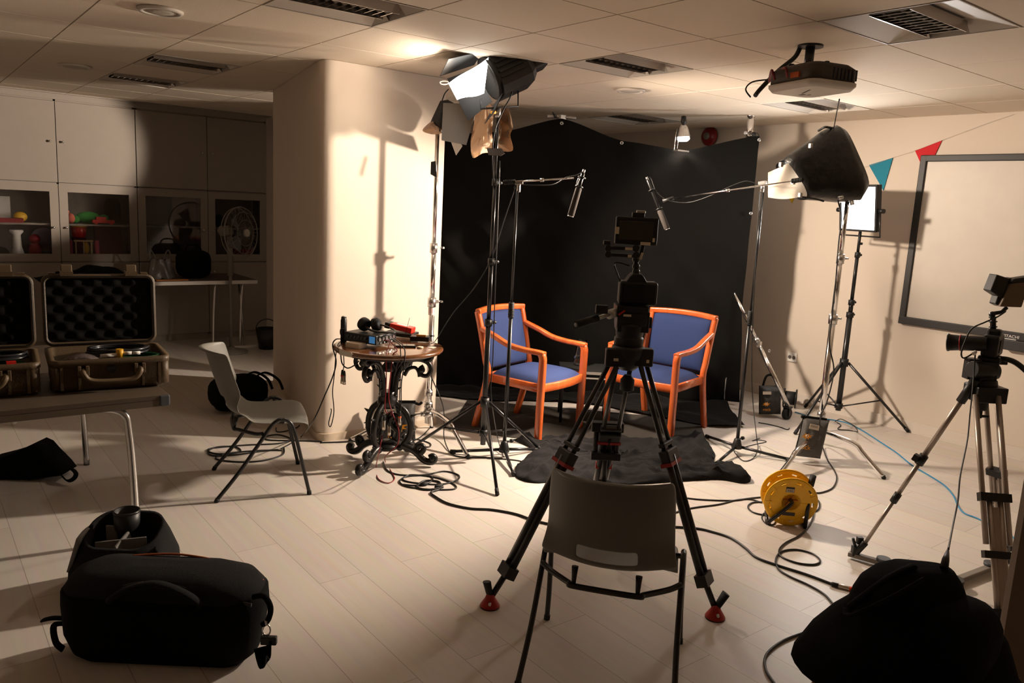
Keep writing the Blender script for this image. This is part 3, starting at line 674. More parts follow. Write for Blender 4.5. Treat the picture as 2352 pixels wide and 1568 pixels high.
# audio recorder tilted up on a white block
pl_, pc_, pr_ = tp(787, 791), tp(862, 803), tp(928, 790)
u1 = (pc_-pl_); u1.z = 0; u1.normalize(); n1 = V((-u1.y, u1.x, 0))
RM = Matrix((u1, n1, (0, 0, 1))).transposed().to_4x4()
RM.translation = pc_+V((0, 0, .022))+n1*.005
t = thing('audio_recorder', 'black audio recorder with a glowing blue screen on the pedestal table', 'audio recorder', M=RM)
MB().box((-.12, .10, .03), (.24, .20, .056)).build('body', BLACK, t, bevel=.004)
MB().box((-.028, -.0015, .032), (.040, .004, .040)).build('screen', glow('blue_screen', (.10, .30, .60), .45), t)
m = MB()
for i in range(6): m.cyl((-.075-.026*i, 0, .034), (-.075-.026*i, -.014, .034), .009)
m.build('knobs', mat('knob_grey', (.03, .03, .03), .4), t)
m = MB()
for i in range(5):
    m.cyl((.0, .03+.034*i, .036), (.008, .03+.034*i, .036), .011, n=12)
for i in range(4): m.cyl((.0, .04+.036*i, .012), (.006, .04+.036*i, .012), .006, n=8)
m.build('connectors', STEEL, t)
MB().tube(spline([(-.245, 0, .02), (-.255, -.012, .04), (-.255, -.012, .07), (-.24, 0, .075)], 4), .004, 6).build('carry_loop', BLACKM, t)
tag(MB().box((0, 0, 0), (.10, .075, .03)).build('paper_block', mat('paper_block', (.62, .50, .38), .7), origin=(0, 0, 0)), 'pale block under the front of the black recorder', 'block').matrix_world = Matrix.Translation(tp(818, 792, .0155))@RM.to_3x3().to_4x4()
# headphones lying on the recorder
hp_ = RM @ V((-.13, .10, .0585))
t = thing('headphones', 'black headphones lying on top of the audio recorder', 'headphones', hp_, atan2(u1.y, u1.x))
for s, yy in ((-1, -.01), (1, .035)):
    M = frame((.0+s*.035, yy, .046), (s*.75, .2, .25))
    MB().lathe([(.001, -.022), (.035, -.02), (.042, -.008), (.04, .01), (.028, .018), (.001, .02)], 20, M).build('ear_cup', BLACK, t)
    MB().torus((0, 0, 0), .034, .012, M, 20, 8).build('ear_pad', RUBBER, t) if False else MB().tube([M @ V((.03*cos(2*pi*i/18), .03*sin(2*pi*i/18), -.02)) for i in range(18)], .011, 8, True).build('ear_pad', RUBBER, t)
MB().tube(spline([(.04, .03, .05), (.10, .06, .032), (.16, .04, .022), (.19, -.01, .018), (.14, -.05, .018), (.05, -.045, .02), (-.03, -.02, .04)], 6), .0085, 8, flat=.6).build('headband', BLACK, t)
# transmitter box in red
ra, rb = tp(905, 770), tp(945, 772)
t = thing('transmitter_box', 'bright red box with a white label on the pedestal table', 'radio unit', tp(921, 770, .0), radians(-52))
RQ = Euler((0, radians(8), 0)).to_matrix()
MB().box((.01, 0, .052), (.155, .075, .036), R=RQ).build('body', mat('red_enamel', (.75, .035, .02), .3), t, bevel=.005)
MB().box((-.085, 0, .063), (.035, .077, .038), R=RQ).build('end_cap', BLACK, t, bevel=.003)
MB().box((.01, 0, .0712), (.075, .04, .001), R=RQ).build('label', mat('white_label', (.75, .7, .65), .6), t)
MB().box((.0, .0, .012), (.20, .13, .024)).build('base_unit', BLACK, t, bevel=.003)
MB().tube([(.05, -.05, .024), (.075, -.045, .13)], .0014, 6).build('antenna', BLACKM, t)
t = thing('receiver', 'black receiver with wires at the right of the pedestal table', 'radio unit', tp(965, 783), radians(-40))
MB().box((0, 0, .018), (.12, .075, .030)).build('body', BLACK, t, bevel=.003)
MB().box((.01, -.03, .040), (.06, .01, .012)).build('wire_clip', mat('amber_wire', (.55, .25, .03), .4), t)
MB().cyl((.05, .03, .03), (.085, .035, .034), .006).build('plug', BLACK, t)
t = thing('mobile_phone', 'dark phone lying near the front rim of the pedestal table', 'phone', tp(930, 796), radians(-28))
MB().box((0, 0, .006), (.13, .065, .010)).build('body', BLACK, t, bevel=.003)
MB().box((0, 0, .0116), (.115, .055, .001)).build('screen', mat('phone_glass', (.03, .02, .02), .08), t)
tag(MB().lathe([(.001, 0), (.02, 0), (.02, .008), (.012, .01), (.001, .01)], 18, Matrix.Translation(tp(965, 799))).build('cream_disc', mat('cream_lid', (.7, .6, .45), .5)), 'small cream lid by the rim of the pedestal table', 'lid')
tag(MB().box((0, 0, .0015), (.05, .035, .001)).build('card', TAPE, origin=(0, 0, 0)), 'small white card on the right rim of the pedestal table', 'card').matrix_world = Matrix.Translation(tp(1003, 799)+V((-.02, .02, 0))) @ Matrix.Rotation(.6, 4, 'Z')
t = thing('flashlight', 'black cylinder standing upright at the left of the recorder', 'torch', tp(789, 786))
MB().lathe([(.019, 0), (.019, .14), (.016, .145), (.016, .158), (.001, .16)], 16).build('body', BLACK, t)
MB().cyl((0, 0, .1585), (0, 0, .163), .012).build('end_ring', STEEL, t)
# leads hanging from the table
RCAB = mat('red_cable', (.20, .008, .012), .45)
zc = .02
def hang(lab, pts, r=.0035, m=None, name='hanging_cable'): return cable(name, lab, pts, r, m, None, 8)
dT = dep((TX-.2, TY-.28, .5))
q = lambda x, y, d=0: atd(x, y, dT+d)
hang('red cable hanging from the recorder, looping lowest onto the floor', [RM @ V((.012, .06, .03)), RM @ V((.06, .05, .02)), q(888, 812), q(887, 880), q(884, 930), q(888, 948), q(897, 946), q(899, 955)], .0032, RCAB)
hang('red cable hanging in front of the table column down to the floor loop', [RM @ V((.012, .10, .03)), q(912, 803, -.01), q(903, 815), q(897, 860), q(893, 915), q(902, 950), q(915, 985), q(913, 1020), q(888, 1045, .03)]+[at(x, y, .004) for x, y in ((885, 1060), (900, 1085), (906, 1100), (890, 1109), (868, 1098), (864, 1072))]+[q(870, 1040), q(878, 1000)], .0032, RCAB)
hang('black cable hanging beside the red cables over the iron base', [RM @ V((.012, .14, .03)), q(922, 795, -.01), q(930, 806), q(928, 840), q(922, 880), q(921, 925), q(919, 955)], .0035)
hang('second black cable hanging right of the red ones', [RM @ V((.012, .16, .03)), q(926, 793, -.01), q(920, 800), q(921, 830), q(918, 900), q(917, 955)], .003)
def xlr(lab, p, d, ring=None):
    t = thing('audio_plug', lab, 'audio plug', M=frame(p, d), group='audio plugs hanging under the pedestal table')
    MB().lathe([(.004, .02), (.007, 0), (.0085, -.002), (.0085, -.03), (.010, -.032), (.010, -.055), (.001, -.056)], 14).build('shell', mat('nickel', (.58, .52, .44), .3, .9), t)
    MB().lathe([(.003, .03), (.006, .022), (.0088, .0), (.006, -.001)], 14).build('boot', RUBBER, t)
    if ring: MB().lathe([(.0089, -.001), (.0095, -.004), (.0095, -.011), (.0089, -.012)], 14).build('ring', ring, t)
OR = mat('orange_ring', (.8, .12, .03), .4)
xlr('silver audio plug on the left of the three in front of the iron base', q(882, 965), (.02, 0, 1)); xlr('lower silver audio plug in the middle of the iron base', q(894, 978), (.0, 0, 1)); xlr('silver audio plug with an orange ring before the iron base', q(918, 955), (0, 0, 1), OR)
dL = dep((TX-.31, TY+.1, .6)); ql = lambda x, y, d=0: atd(x, y, dL+d)
hang('long black cable from the table edge to the floor coil on the left', [tp(782, 778, .01), ql(770, 780), ql(764, 795), ql(772, 830), ql(764, 865), ql(745, 910), ql(720, 965)]+[at(x, y, .005) for x, y in ((692, 1002), (668, 1018), (645, 1030))], .004)
hang('black cable with a hanging loop left of the pedestal table', [tp(785, 782, .01), ql(777, 790), ql(772, 810), ql(768, 860), ql(764, 900), ql(767, 945), ql(760, 978), ql(755, 972), ql(761, 945), ql(760, 938)], .003)
hang('short black lead sagging under the left rim of the table', [tp(790, 788, .005)+V((-.02, -.02, 0)), ql(783, 800), ql(785, 832), ql(798, 845), ql(815, 838), ql(825, 828)], .004)
hang('twin thin lead holding the two small plugs at the left rim', [tp(796, 790, .004)+V((-.02, -.03, 0)), ql(789, 806), ql(790, 835), ql(788, 853)], .003)
xlr('small audio plug hanging at the left rim, nearer to the column', ql(786, 860), (0, 0, 1), REDP); xlr('small audio plug hanging at the left rim, right of its twin', ql(791, 862), (0, 0, 1))

# ------------------------------------------------------------------ stands
def tripod_stand(name, lab, cat, base, ztop, feet, rpole, hub, brace, m=BLACKM, joints=(), rleg=.010):
    """black steel stand: pole, sliding hub, three legs with braces"""
    t = thing(name, lab, cat, (base.x, base.y, 0))
    z0 = .12 if hub > .2 else .03
    pts = [z0]+list(joints)+[ztop]; r = rpole
    for i in range(len(pts)-1):
        o = MB().cyl((0, 0, pts[i]), (0, 0, pts[i+1]), r, n=16).build('pole_section', m, t)
        if i < len(pts)-2:
            MB().cyl((0, 0, pts[i+1]-.03), (0, 0, pts[i+1]+.012), r+.007, n=16).box((r+.012, 0, pts[i+1]-.01), (.03, .012, .018)).build('collar', BLACK, t)
            MB().cyl((r+.02, 0, pts[i+1]-.01), (r+.04, 0, pts[i+1]-.01), .010, n=10).build('knob', BLACK, t)
        r *= .8
    MB().cyl((0, 0, hub-.03), (0, 0, hub+.03), rpole+.012, n=16).build('hub', BLACK, t)
    if brace: MB().cyl((0, 0, brace-.02), (0, 0, brace+.02), rpole+.010, n=16).build('lower_hub', BLACK, t)
    for f in feet:
        f = V((f.x-base.x, f.y-base.y, 0)); d = f.normalized()
        a = d*(rpole+.012)+V((0, 0, hub)); b = f+V((0, 0, rleg))
        o = MB().tube([a, b], rleg, 9).build('leg', m, t)
        MB().cyl(b-(b-a).normalized()*.035, b+(b-a).normalized()*.004, rleg*1.25, n=10).build('foot_cap', RUBBER, o)
        if brace: MB().tube([d*(rpole+.01)+V((0, 0, brace)), a.lerp(b, .55)], .006, 7).build('brace', m, o)
    return t
def cstand(lab, base, ztop, feet, joints, zleg=.17):
    t = thing('chrome_stand', lab, 'light stand', (base.x, base.y, 0), 0, 'chrome light stands with curved legs')
    r = .021; z = [.10]+list(joints)+[ztop]
    for i in range(len(z)-1):
        MB().cyl((0, 0, z[i]), (0, 0, z[i+1]), r, n=18).build('column_section', CHROME, t)
        if i < len(z)-2:
            o = MB().cyl((0, 0, z[i+1]-.045), (0, 0, z[i+1]+.02), r+.008, n=16).box((r+.015, 0, z[i+1]-.01), (.03, .016, .022)).build('collar', STEEL, t)
            MB().cyl((r+.02, 0, z[i+1]-.01), (r+.05, 0, z[i+1]-.01), .006, n=10).box((r+.055, 0, z[i+1]-.01), (.012, .03, .012)).build('tee_knob', STEEL, o)
        r -= .0036
    for i, f in enumerate(feet):
        f = V((f.x-base.x, f.y-base.y, 0)); d = f.normalized(); L = f.length; zl = zleg+.035*i
        m = MB().tube(spline([d*.02+V((0, 0, zl)), d*L*.42+V((0, 0, zl-.015)), d*L*.58+V((0, 0, zl-.035)), d*L*.66+V((0, 0, zl-.07)), d*L*.98+V((0, 0, .016))], 8), .0148, 12)
        o = m.build('leg', CHROME, t); MB().cyl(d*L*.975+V((0, 0, .02)), d*L+V((0, 0, 0)), .014, n=12).build('foot_cap', RUBBER, o)
        MB().cyl((0, 0, zl-.022), (0, 0, zl+.016), .030, n=16).cyl(d*.02+V((0, 0, zl)), d*.055+V((0, 0, zl)), .019, n=12).build('leg_clamp', STEEL, t)
    MB().cyl((0, 0, zleg+.13), (0, 0, zleg+.17), .028, n=16).build('base_collar', STEEL, t)
    return t
def third(a, b, base):                    # the hidden foot, mirrored through the pole
    c = V((base.x*3-a.x-b.x, base.y*3-a.y-b.y, 0)); return c
# left chrome stand (behind the pedestal table)
bL = V((2.875, 4.565, 0)); fA, fB = at(803, 1014), at(1076, 1053)
cstand('chrome stand behind the pedestal table with a red sticker on its column', bL, 2.10, [fA, fB, V((3.02, 4.74, 0))*1.0], (.97, 1.34))
MB_ = MB().lathe([(.0214, .87), (.0217, .872), (.0217, .93), (.0214, .932)], 18)
o = [c for c in COL.objects if c.get('label', '').startswith('chrome stand behind')][0]
MB_.build('white_sticker', mat('white_sticker', (.75, .68, .62), .5), o)
MB().lathe([(.0218, .885), (.0219, .886), (.0219, .918), (.0218, .919)], 10).build('red_sticker_print', mat('sticker_red', (.6, .03, .10), .5), o)
# right chrome stand
bR = V((5.0, 2.84, 0)); fC, fD = at(1778, 1108), at(2031, 1100)
cstand('chrome stand right of the backdrop carrying the black foil lamp hood', bR, 1.80, [fC, fD, V((5.36, 3.12, 0))], (1.0, 1.41))
# left black stand
bB = V((2.89, 3.92, 0))
tripod_stand('light_stand', 'tall black light stand between the iron table and left armchair', 'light stand', bB, 2.19, [at(1142, 1138), at(946, 1030), at(1240, 1034)], .017, .40, .20, joints=(.92, 1.30, 1.78))
# black stand under the LED panel
bP = V((6.02, 3.28, 0))
tripod_stand('light_stand', 'black light stand under the bright panel against the right wall', 'light stand', bP, 1.60, [at(2085, 993), V((6.30, 3.74, 0)), at(1826, 998)], .022, .52, .16, joints=(.92, 1.02, 1.40), rleg=.011)

# microphone stands with booms
def mic_stand(lab, base, ztop, feet, grip):
    t = thing('microphone_stand', lab, 'microphone stand', (base.x, base.y, 0), 0, 'microphone stands beside the armchairs')
    MB().cyl((0, 0, .07), (0, 0, 1.0), .0125, n=14).build('lower_tube', BLACKM, t); MB().cyl((0, 0, 1.0), (0, 0, ztop-.03), .008, n=12).build('upper_tube', BLACKM, t)
    m = MB().cyl((0, 0, grip-.05), (0, 0, grip+.05), .018, n=14)
    for k in range(9): m.lathe([(.018, grip-.045+.01*k), (.0205, grip-.042+.01*k), (.018, grip-.039+.01*k)], 14, caps=False)
    m.build('clutch_grip', RUBBER, t)
    MB().lathe([(.036, .045), (.034, .065), (.022, .11), (.013, .12)], 16).cyl((.02, 0, .11), (.05, 0, .11), .006, n=8).cyl((.05, 0, .11), (.066, 0, .11), .013, n=10).build('leg_hub', BLACK, t)
    for f in feet:
        f = V((f.x-base.x, f.y-base.y, 0)); d = f.normalized()
        o = MB().tube([d*.02+V((0, 0, .058)), f+V((0, 0, .014))], .0105, 9).build('leg', BLACKM, t)
        MB().cyl(f-d*.03+V((0, 0, .0155)), f+d*.006+V((0, 0, .0135)), .0135, n=10).build('foot_cap', RUBBER, o)
    return t
bM = V((3.065, 3.92, 0)); zM = zat(bM.x, bM.y, 428)
fe = [at(1036, 1041), at(1180, 1094), at(1232, 1036)]
tA = mic_stand('black microphone stand before the left armchair, boom pointing right', bM, zM, fe, zat(bM.x, bM.y, 712))
dA = dep(bM+V((0, 0, zM)))
def boom(t, a, b, clampx, base):
    T = lambda p: V(p)-V((base.x, base.y, 0))
    a, b = T(a), T(b); d = (b-a).normalized()
    MB().cyl(a, b, .0052, n=10).build('boom_arm', CHROME, t)
    m = MB().cyl(a, a+d*.075, .013, n=12)
    for k in range(7): m.cyl(a+d*(.006+.010*k), a+d*(.011+.010*k), .0155, n=12)
    m.build('counter_grip', RUBBER, t)
    c = T(clampx)
    Q = frame(c, d)
    MB().box((0, 0, 0), (.032, .024, .05), M=Q).cyl(c-V((0, 0, .06)), c-V((0, 0, 0)), .012, n=12).build('boom_clamp', STEEL, t, bevel=.003)
    MB().cyl(c+Q.to_3x3() @ V((0, -.012, 0)), c+Q.to_3x3() @ V((0, -.04, 0)), .008, n=10).build('clamp_knob', BLACK, t)
    for s in (.55,): MB().cyl(a.lerp(b, s)-d*.012, a.lerp(b, s)+d*.012, .011, n=10).build('tube_lock', STEEL, t)
boom(tA, atd(1156, 419, dA), atd(1318, 409, dA-.03), atd(1192, 419, dA), bM)
def shotgun(lab, top, mid, bot):
    d = (bot-top).normalized(); M = frame(top, d); L = (bot-top).length; lm = (mid-top).length
    t = thing('shotgun_microphone', lab, 'microphone', M=M, group='shotgun microphones on booms')
    MB().lathe([(.007, 0), (.0115, .008), (.0115, lm), (.007, lm+.01)], 14).build('body', mat('mic_black', (.015, .015, .015), .25, .4), t)
    MB().lathe([(.015, lm), (.0205, lm+.012), (.0215, L-.012), (.017, L)], 18).build('foam_windshield', mat('grey_foam', (.055, .047, .043), .95, spec=.1, bump=.25, bscale=400), t)
    MB().lathe([(.0200, L-.004), (.0203, L-.002), (.0200, L+.001)], 16).build('tip_ring', CHROME, t)
    for z in (lm*.35, lm*.97):
        MB().tube([V((.021*cos(2*pi*i/20), .021*sin(2*pi*i/20), z)) for i in range(20)], .0045, 7, True).build('shock_mount_ring', BLACK, t)
        m = MB()
        for k in range(4): a = pi/4+pi*k/2; m.tube([(.009*cos(a), .009*sin(a), z), (.021*cos(a+.3), .021*sin(a+.3), z)], .0016, 5)
        m.build('elastic', REDP if 'right' in lab else BLACK, t)
    MB().tube([(.021, 0, lm*.35), (.028, 0, lm*.5), (.028, 0, lm*.85), (.021, 0, lm*.97)], .005, 7).build('mount_bridge', BLACK, t)
    MB().cyl((0, 0, -.018), (0, 0, .004), .009, n=12).build('plug', STEEL, t)
    return t
shotgun('shotgun microphone with grey foam over the left armchair', atd(1340, 396, dA-.05), atd(1330, 430, dA-.05), atd(1310, 498, dA-.05))
cable('microphone_cable', 'thin cable running along the left microphone boom', [atd(1340, 394, dA-.06), atd(1325, 402, dA-.05), atd(1300, 408, dA-.03), atd(1270, 424, dA), atd(1225, 425, dA), atd(1190, 424, dA+.01), atd(1180, 432, dA+.01)], .003)
cable('microphone_cable', 'long thin cable slanting from the left boom down to the table', [atd(1184, 430, dA+.012), atd(1160, 500, dA+.05), atd(1130, 590, dA+.08), atd(1090, 660, dA+.1), atd(1040, 720, dA+.1), atd(1002, 780, dA+.05), tp(990, 789, .01)], .0028)
bN = V((4.56, 3.19, 0)); zN = zat(bN.x, bN.y, 432)
fe2 = [at(1645, 1068), at(1815, 1060), V((4.70, 3.56, 0))]
tB = mic_stand('black microphone stand right of the right armchair, boom pointing left', bN, zN, fe2, zat(bN.x, bN.y, 730))
dB_ = dep(bN+V((0, 0, zN)))
boom(tB, atd(1845, 412, dB_-.23), atd(1545, 456, dB_+.40), atd(1752, 420, dB_), bN)
shotgun('shotgun microphone with dark foam over the right armchair, nose pointing down right', atd(1487, 412, dB_+.42), atd(1513, 482, dB_+.42), atd(1533, 527, dB_+.42))
T = lambda p: p-V((bN.x, bN.y, 0))
MB().cyl(T(atd(1548, 455, dB_+.40)), T(atd(1522, 462, dB_+.42)), .012, .016, n=12).build('mic_clip', BLACK, tB)
cable('microphone_cable', 'thin cable sagging below the right microphone boom', [atd(1485, 408, dB_+.42), atd(1495, 410, dB_+.42), atd(1508, 440, dB_+.41), atd(1535, 460, dB_+.40), atd(1580, 465, dB_+.35), atd(1630, 450, dB_+.22), atd(1682, 426, dB_+.12), atd(1715, 416, dB_+.06), atd(1745, 425, dB_+.02)], .003)
cable('microphone_cable', 'black cable hanging down the right microphone stand to a floor loop', [atd(1746, 430, dB_+.02), atd(1738, 560, dB_+.03), atd(1728, 760, dB_+.03), atd(1728, 900, dB_+.02)]+[at(1738, 1005, .06), at(1741, 1030, .03)]+fl(((1730, 1052), (1708, 1058), (1690, 1042), (1680, 1024))), .0035)
# ------------------------------------------------------------------ black backdrop and its supports
P0, P1 = V((3.735, 5.799, 0)), V((5.878, 3.963, 0)); LEN = (P1-P0).length; SD = (P1-P0)/LEN; ND = V((-.651, -.759, 0))
DRAPE = mat('black_drape_cloth', (.0060, .0054, .0049), .95, bump=.35, bscale=350, sheen=.03, spec=.1, var=.2, vscale=3)
tops = [(-1.0, 2.16), (-.3, 2.17), (.45, 2.24), (.97, 2.375), (1.51, 2.215), (2.0, 2.165), (2.61, 2.31)]
def topz(s):
    for (a, za), (b, zb_) in zip(tops, tops[1:]):
        if s <= b:
            f = max(0, min(1, (s-a)/(b-a))); f = f*f*(3-2*f)*.45+f*.55; return za+(zb_-za)*f
    return tops[-1][1]
def drape(u, v_):
    s = -.25+u*(2.87+.10*max(0, (.45-v_))*2.2 if v_ > .14 else 2.81); zt_ = topz(min(s, 2.61))
    k = max(0, (v_-.14)/.86); z = zt_*k
    f = .020*sin(s*5.5+.6)+.014*sin(s*11+1.3+k)+.040*noise.noise(V((s*2.6-z*2.2, z*.9+s*.5, 7)))+.022*noise.noise(V((s*5+z*4, z*2, 4)))+.03*sin(s*2.2)*(1-k)
    f += .035*noise.noise(V((s*1.6, z*1.1, 2.0)))
    dxy = ND*(f*(.35+.65*(1-k)))
    if v_ <= .14:                         # cloth pooling over the floor
        q = (.14-v_)/.14
        dxy = ND*(f+q*(.31+.06*sin(s*4)+.48*max(0, min(1, (s-1.3)/1.1))))
        z = .012+.035*abs(noise.noise(V((s*4, q*4, .3))))+.05*max(0, sin(q*9+noise.noise(V((s*3, 0, 1)))*2.5))*(1-q)*.8
    else: z = max(z, .012+.02*(1-k))
    p = P0+SD*s+dxy; return V((p.x, p.y, z))
t = tag(MB().grid(drape, 150, 130).build('backdrop', DRAPE, origin=(4.8, 4.9, 0)), 'large black cloth backdrop hanging behind the two armchairs', 'backdrop')
ROOT['backdrop'] = Matrix.Translation((4.8, 4.9, 0))
for i, (x, y) in enumerate(((1290, 284), (1427, 329), (1741, 322), (1722, 490), (1764, 804))):
    r_ = ray(x, y); p = CAM+r_*((P0-CAM).dot(ND)/r_.dot(ND))+ND*.035
    MB().lathe([(.006, 0), (.014, 0), (.014, .004), (.006, .004), (.006, 0)], 18, frame(p, ND), caps=False).build('grommet', STEEL, t, world=True)
ap = P0+SD*2.545-ND*.04
t = thing('support_pole', 'chrome pole jammed to the ceiling at the right edge of the backdrop', 'pole', (ap.x, ap.y, 0))
MB().cyl((0, 0, 0), (0, 0, 2.24), .022, n=18).build('lower_tube', CHROME, t)
MB().cyl((0, 0, 2.24), (0, 0, H-.012), .029, n=18).cyl((0, 0, H-.014), (0, 0, H), .034, n=18).build('upper_tube', CHROME, t)
MB().cyl((-.035, .0, 2.33), (-.06, 0, 2.33), .014, n=12).build('lock_knob', STEEL, t)
MB().tube(spline([(0, -.03, 2.31), (.03, -.05, 2.335), (.05, -.06, 2.30), (.045, -.065, 2.2)], 6), .003, 6).sph((.01, -.035, 2.32), .022, 10, 6).build('tie_cord', RUBBER, t)
lp = P0+SD*.97-ND*.05
t = thing('support_pole', 'pole with shiny clamp holding up the left peak of the backdrop', 'pole', (lp.x, lp.y, 0))
MB().cyl((0, 0, 0), (0, 0, 2.40), .019, n=16).build('tube', CHROME, t)
o = MB().box((0, 0, 2.385), (.06, .05, .05)).cyl((-.11, .06, 2.39), (.11, -.06, 2.39), .014, n=12).build('clamp', STEEL, t, bevel=.004)
MB().cyl((-.06, 0, 2.39), (-.10, -.02, 2.40), .008, n=10).cyl((-.10, -.03, 2.38), (-.10, 0, 2.42), .006, n=8).build('clamp_handle', BLACKM, t)
# slanted wheeled leg at the right of the drape
fe_ = at(1806, 962); up_ = P0+SD*2.50-ND*.06
t = thing('roller_stand', 'slanted chrome stand leg on a caster right of the backdrop', 'stand leg', (fe_.x, fe_.y, 0))
topv = V((up_.x-fe_.x, up_.y-fe_.y, 1.08)); botv = V((0, .0, .115)); mid = botv.lerp(topv, .52)
MB().cyl(botv, mid, .019, n=16).build('lower_tube', CHROME, t)
MB().cyl(mid, topv, .015, n=16).build('upper_tube', CHROME, t)
MB().cyl(mid-(topv-botv)*.02, mid+(topv-botv)*.02, .025, n=14).box(mid+V((.0, -.03, -.03)), (.03, .03, .05)).build('collar', STEEL, t)
MB().tube(spline([mid+(topv-botv)*.22+V((-.03, -.02, 0)), mid+(topv-botv)*.22+V((.0, -.035, .01)), mid+(topv-botv)*.22+V((.03, -.02, 0)), mid+(topv-botv)*.22+V((.035, -.02, -.06))], 5), .004, 6).build('tie_cord', RUBBER, t)
MB().cyl((0, -.018, .048), (0, .018, .048), .048, n=24).build('caster_wheel', RUBBER, t)
MB().box((0, 0, .105), (.05, .06, .015)).box((.0, .026, .07), (.03, .006, .08)).box((.0, -.026, .07), (.03, .006, .08)).build('caster_fork', BLACKM, t)

# ------------------------------------------------------------------ lamps
FINISH = mat('lamp_housing', (.035, .033, .032), .5, .4)
DOOR = mat('barn_door_metal', (.22, .20, .18), .5, .3)
FOIL = mat('black_foil', (.012, .011, .010), .38, .3, bump=.7, bscale=18)
GEL = gel_mat('amber_gel', (.80, .62, .46), .6); GEL2 = gel_mat('dark_amber_gel', (.40, .26, .16), .5)
dH = dep((2.89, 3.92, 2.3))
t = thing('studio_lamp', 'blazing studio lamp on the tall black stand, tilted up beside the column', 'studio lamp', atd(1150, 170, dH))
ax = (-RI*.84-UP*.46-FW*.22).normalized(); hc = atd(1160, 163, dH)
M = frame(hc, ax, UP)
W_ = dict(world=True)
m = MB()
m.loft([[M @ V((x*a, y*b, z)) for x, y in ((-1, -.7), (-.7, -1), (.7, -1), (1, -.7), (1, .7), (.7, 1), (-.7, 1), (-1, .7))] for z, a, b in ((-.15, .085, .10), (-.11, .115, .135), (.09, .115, .135))], True, False)
m.build('housing', FINISH, t, **W_)
m = MB()
for k in range(7): m.box(M @ V((0, .140, -.085+.026*k)), (.20, .016, .009), R=M.to_3x3())
for s in (-1, 1):
    for k in range(4): m.box(M @ V((s*.119, -.045+.03*k, 0)), (.012, .012, .16), R=M.to_3x3())
m.build('cooling_fins', FINISH, t, **W_)
m = MB().loft([[M @ V((x, y, z)) for x, y in rrect(.16, .15, .02)] for z in (-.25, -.15)], True, False); m.build('rear_box', FINISH, t, bevel=.004, **W_)
MB().lathe([(.115, .085), (.13, .09), (.13, .115), (.115, .115)], 26, M).build('front_ring', FINISH, t, **W_)
BURN = glow('burning_lamp', (1.0, .93, .82), 45)
MB().lathe([(.001, .112), (.06, .108), (.112, .10)], 26, M).build('bulb_reflector', BURN, t, **W_)
for nm, pts in (('top', ((-.115, .13, .115), (.115, .13, .115), (.15, .16, .33), (-.15, .16, .33))), ('far', ((-.12, -.11, .115), (-.12, .11, .115), (-.20, .14, .28), (-.20, -.14, .28))), ('low', ((-.11, -.13, .115), (.11, -.13, .115), (.12, -.21, .22), (-.12, -.21, .22)))):
    MB().add([M @ V(p) for p in pts], [(0, 1, 2, 3)]).build('barn_door', FINISH, t, solid=.003, **W_)
def dsh(u, v_):
    tx, ty, bx, by = 1122-92*u, 132+60*u, 1112-62*u, 214+16*u
    return atd(tx+(bx-tx)*v_, ty+(by-ty)*v_+2*sin(u*6), dH-.14+.10*u+.03*sin(v_*3+u*2))
m = MB().grid(dsh, 10, 8)
m.build('diffusion_sheet', glow('hot_diffusion', (1.0, .95, .88), 9), t, **W_)
# yoke
z2 = zat(2.89, 3.92, 246); yb = V((2.89, 3.92, z2))
ya_, yc_ = atd(1104, 250, dH-.02), atd(1190, 244, dH+.03)
MB().tube([ya_+UP*.06, ya_, yc_, yc_+UP*.20], .010, 8, flat=.5).build('yoke', FINISH, t, **W_)
MB().cyl(yb-V((0, 0, .06)), yb, .016, n=12).build('spigot', STEEL, t, **W_)
MB().cyl(atd(1128, 258, dH-.04), atd(1138, 258, dH-.02), .009, n=12).build('clamp_knob', mat('amber_knob', (.6, .3, .04), .4), t, **W_)
MB().tube(spline([M @ V((.09, .05, -.12)), atd(1185, 160, dH-.05), atd(1175, 215, dH-.05), atd(1160, 245, dH-.04), atd(1148, 270, dH-.03), atd(1137, 300, dH-.03), atd(1131, 350, dH-.03), atd(1134, 420, dH-.02)], 6), .004, 6).build('power_lead', CABLE, t, **W_)
MB().tube([atd(1020+10*cos(a), 190+4*sin(a), dH) for a in [2*pi*i/14 for i in range(14)]], .004, 6, True).build('door_ring', DOOR, t, **W_)
t = thing('drawn_flag_clip', 'small black card clipped to the tall lamp stand under the gels', 'card', atd(1146, 350, dH-.02))
t['label'] = 'small dark card clipped to the tall stand just below the gels'
MB().add([atd(1118, 340, dH-.03), atd(1152, 341, dH-.03), atd(1160, 352, dH-.05), atd(1150, 358, dH-.06), atd(1122, 356, dH-.05)], [(4, 3, 2, 1, 0)]).build('card_sheet', mat('brown_card', (.06, .04, .03), .6), t, solid=.002, **W_)
t.name = 'clipped_card'; ROOT[t.name] = Matrix.Translation(atd(1146, 350, dH-.02))

